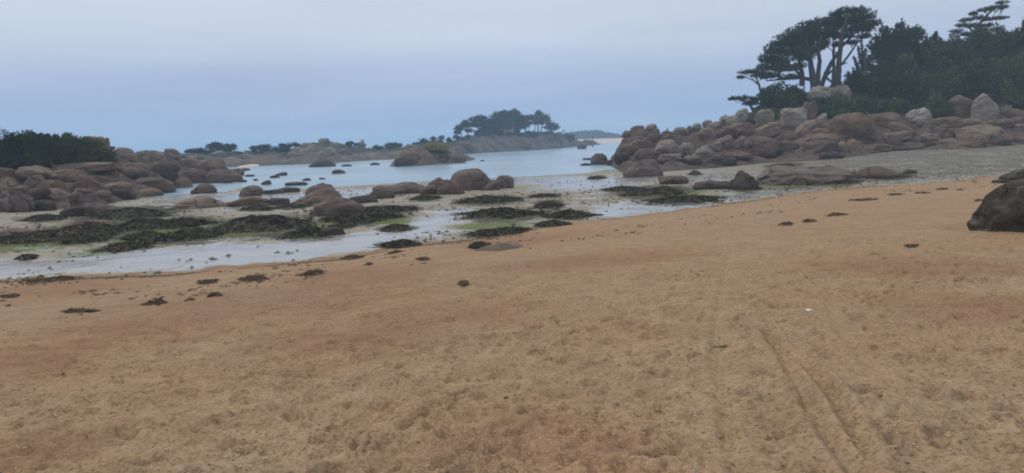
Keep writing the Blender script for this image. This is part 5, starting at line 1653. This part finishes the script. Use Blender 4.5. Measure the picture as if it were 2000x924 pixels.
def scatter(name, label, n, mat, fn, seed, size, squash=0.5):
    """loose little things lying on the ground, joined: nobody could count them"""
    rg = np.random.default_rng(seed)
    pts = fn(rg, n)                                   # px, py
    v0 = np.array([(1, 0, 0), (-1, 0, 0), (0, 1, 0), (0, -1, 0), (0, 0, 1), (0, 0, -0.6)], float)
    f0 = np.array([(0, 2, 4), (2, 1, 4), (1, 3, 4), (3, 0, 4), (2, 0, 5), (1, 2, 5), (3, 1, 5), (0, 3, 5)])
    a, r = pts[:, 0], pts[:, 1]
    z = base_z(a, r)[0]
    s = rg.uniform(size[0], size[1], n) ** 1.0
    rot = rg.uniform(0, 6.28, n); st = rg.uniform(0.6, 1.6, n)
    v = v0[None] * np.stack((s * st, s / st, s * squash), 1)[:, None]
    v = v * rg.uniform(0.75, 1.25, v.shape)
    x = v[..., 0] * np.cos(rot)[:, None] - v[..., 1] * np.sin(rot)[:, None]; y = v[..., 0] * np.sin(rot)[:, None] + v[..., 1] * np.cos(rot)[:, None]
    V = np.stack((x + (r * np.sin(a))[:, None], y + (r * np.cos(a))[:, None], v[..., 2] + z[:, None]), -1).reshape(-1, 3)
    F = (f0[None] + (np.arange(n) * 6)[:, None, None]).reshape(-1, 3)
    tag(link(name, mesh_of(name, V, F, mat, False)), label, kind='stuff')


def near_sand(rg, n):
    a = rg.uniform(-0.66, 0.66, n); r = 3.0 + 16 * rg.uniform(0, 1, n) ** 1.8
    keep = fbm2(r * np.sin(a) / 1.1, r * np.cos(a) / 1.1, 9, 3) > rg.uniform(-0.5, 0.35, n)
    g = beach_g(a); ok = keep & (r < 0.95 / np.maximum(g, 1e-3))
    return np.stack((np.where(ok, a, a[ok][rg.integers(0, ok.sum(), n)]), np.where(ok, r, 3.3)), 1)


def on_flat(k0, k1):
    def f(rg, n):
        a = rg.uniform(-0.66, 0.66, n)
        rb = 1 / np.maximum(beach_g(a), 1e-3); rf = np.interp(a, FA, FR)
        t = rg.uniform(k0, k1, n) ** 1.15
        t = np.where((a < -0.12) & (t < 0.22) & (rg.uniform(0, 1, n) < 0.5), t + 0.3, t)
        r = rb + (rf - rb) * t
        ok = fbm2(r * np.sin(a) / 2.2, r * np.cos(a) / 2.2, 19, 3) > rg.uniform(-0.1, 0.3, n)
        i = np.where(ok)[0][rg.integers(0, ok.sum(), n)]; a = np.where(ok, a, a[i]); r = np.where(ok, r, r[i] + rg.normal(size=n) * 0.25)
        return np.stack((a, r), 1)
    return f


SHELL = plain_mat('shell', (0.62, 0.56, 0.48), (0.75, 0.71, 0.66), 8)
STONE = plain_mat('pebble', (0.08, 0.052, 0.036), (0.24, 0.155, 0.105), 12)
scatter('shell_fragments', 'tiny broken pale shells strewn over the sand', 2600, SHELL, near_sand, 201, (0.003, 0.009))
scatter('pebbles', 'tiny dark pebbles strewn over the sand', 6000, STONE, near_sand, 202, (0.003, 0.013))
scatter('seaweed_scraps', 'small scraps of seaweed and stones strewn over the wet flat', 6500, WEED, on_flat(0.0, 1.0), 203, (0.015, 0.10), 0.3)
scatter('stones', 'small brown stones strewn over the wet flat', 1600, plain_mat('flat_stone', (0.10, 0.075, 0.055), (0.22, 0.17, 0.13), 3), on_flat(0.0, 1.0), 204, (0.03, 0.10), 0.6)


def drift(rg, n):
    k = rg.integers(0, 4, n); a = rg.uniform(-0.66, 0.66, n)
    rb = 1 / np.maximum(beach_g(a), 1e-3)
    f = np.array((0.97, 0.90, 0.82, 0.74))[k] + rg.normal(size=n) * 0.02 + 0.03 * np.sin(a * 9 + k)
    ok = fbm2(a * 14 + k * 7, f * 20, 5, 3) > 0.0
    f = np.where(ok, f, 0.975); return np.stack((a, rb * f), 1)


scatter('drift_line', 'thin drift lines of seaweed crumbs along the upper sand', 3600, WEED_BROWN, drift, 205, (0.012, 0.065), 0.35)

# single shells, a sprig of weed, a pebble on the near sand
def small(x, y, label, name, cat, s, mat):
    a, r, z = hit(x, y); X, Y = XY(a, r)
    q, f = rock_shape(4, 'd', int(x)); v = q * np.array(s)
    if name == 'shell':
        v[:, 2] += 0.12 * s[2] * np.sin(np.arctan2(q[:, 1], q[:, 0]) * 14)
    tag(link(name, mesh_of(name, v + np.array((0, 0, s[2] * 0.5)), f, mat), (X, Y, z + 0.01), -a + x), label, cat)


small(1580, 609, 'white shell lying on the sand between the wheel tracks', 'shell', 'shell', (0.035, 0.024, 0.014), plain_mat('white_shell', (0.75, 0.73, 0.7), (0.82, 0.8, 0.78), 10))
small(989, 781, 'grey pebble on the near sand left of the wheel tracks', 'pebble', 'pebble', (0.022, 0.015, 0.012), STONE)
small(1719, 778, 'small grey pebble right of the wheel tracks', 'pebble', 'pebble', (0.018, 0.014, 0.010), STONE)
small(124, 733, 'dark pebble on the left foreground sand', 'pebble', 'pebble', (0.03, 0.02, 0.014), STONE)


def sprig():
    a, r, z = hit(1406, 682); X, Y = XY(a, r); rg = np.random.default_rng(6)
    b = MB(); n = 26
    p = np.stack((rg.uniform(-0.06, 0.06, n), rg.normal(size=n) * 0.012, rg.uniform(0.005, 0.02, n)), 1)
    b.leaves(p, unit(np.stack((np.ones(n), rg.normal(size=n) * 0.5, rg.normal(size=n) * 0.2), 1)), 0.035, 0.006, rg)
    b.tube(np.array(((-0.07, 0, 0.01), (0, 0.01, 0.015), (0.08, 0.0, 0.012))), 0.003, 5)
    tag(link('seaweed_sprig', b.mesh('seaweed_sprig', GREEN_WEED, smooth=False), (X, Y, z + 0.01), -a + 0.3), 'olive sprig of seaweed lying in the left wheel track', 'seaweed')


sprig()


def bird():
    a, r, z = hit(597, 417); X, Y = XY(a, r); m = mpp(597, 417, r)
    # one continuous skin from tail to beak, facing left
    L = 11 * m
    st = [(-0.62, 0.30, 0.012), (-0.42, 0.36, 0.045), (-0.15, 0.42, 0.13), (0.08, 0.46, 0.16), (0.25, 0.52, 0.135), (0.36, 0.64, 0.08), (0.42, 0.76, 0.07), (0.47, 0.83, 0.068), (0.53, 0.83, 0.04), (0.60, 0.82, 0.015), (0.70, 0.80, 0.004)]
    b = MB(); b.tube(np.array([(-x * L, 0, h * L) for x, h, w in st]), np.array([w * L for x, h, w in st]), 10)
    e = tag(link('bird', b.mesh('bird', plain_mat('dark_feathers', (0.025, 0.022, 0.02), (0.06, 0.05, 0.045), 20)), (X, Y, z), -a), 'dark bird standing on pale sand left of the blunt brown boulder', 'bird')
    for s in (-1, 1):
        b = MB(); b.tube(np.array(((0.0, s * 0.05 * L, 0.36 * L), (-0.02 * L, s * 0.05 * L, 0.18 * L), (0, s * 0.05 * L, -0.01))), 0.014 * L, 5); link('leg', b.mesh('leg', POSTM), (0, 0, 0), 0, e)


bird()
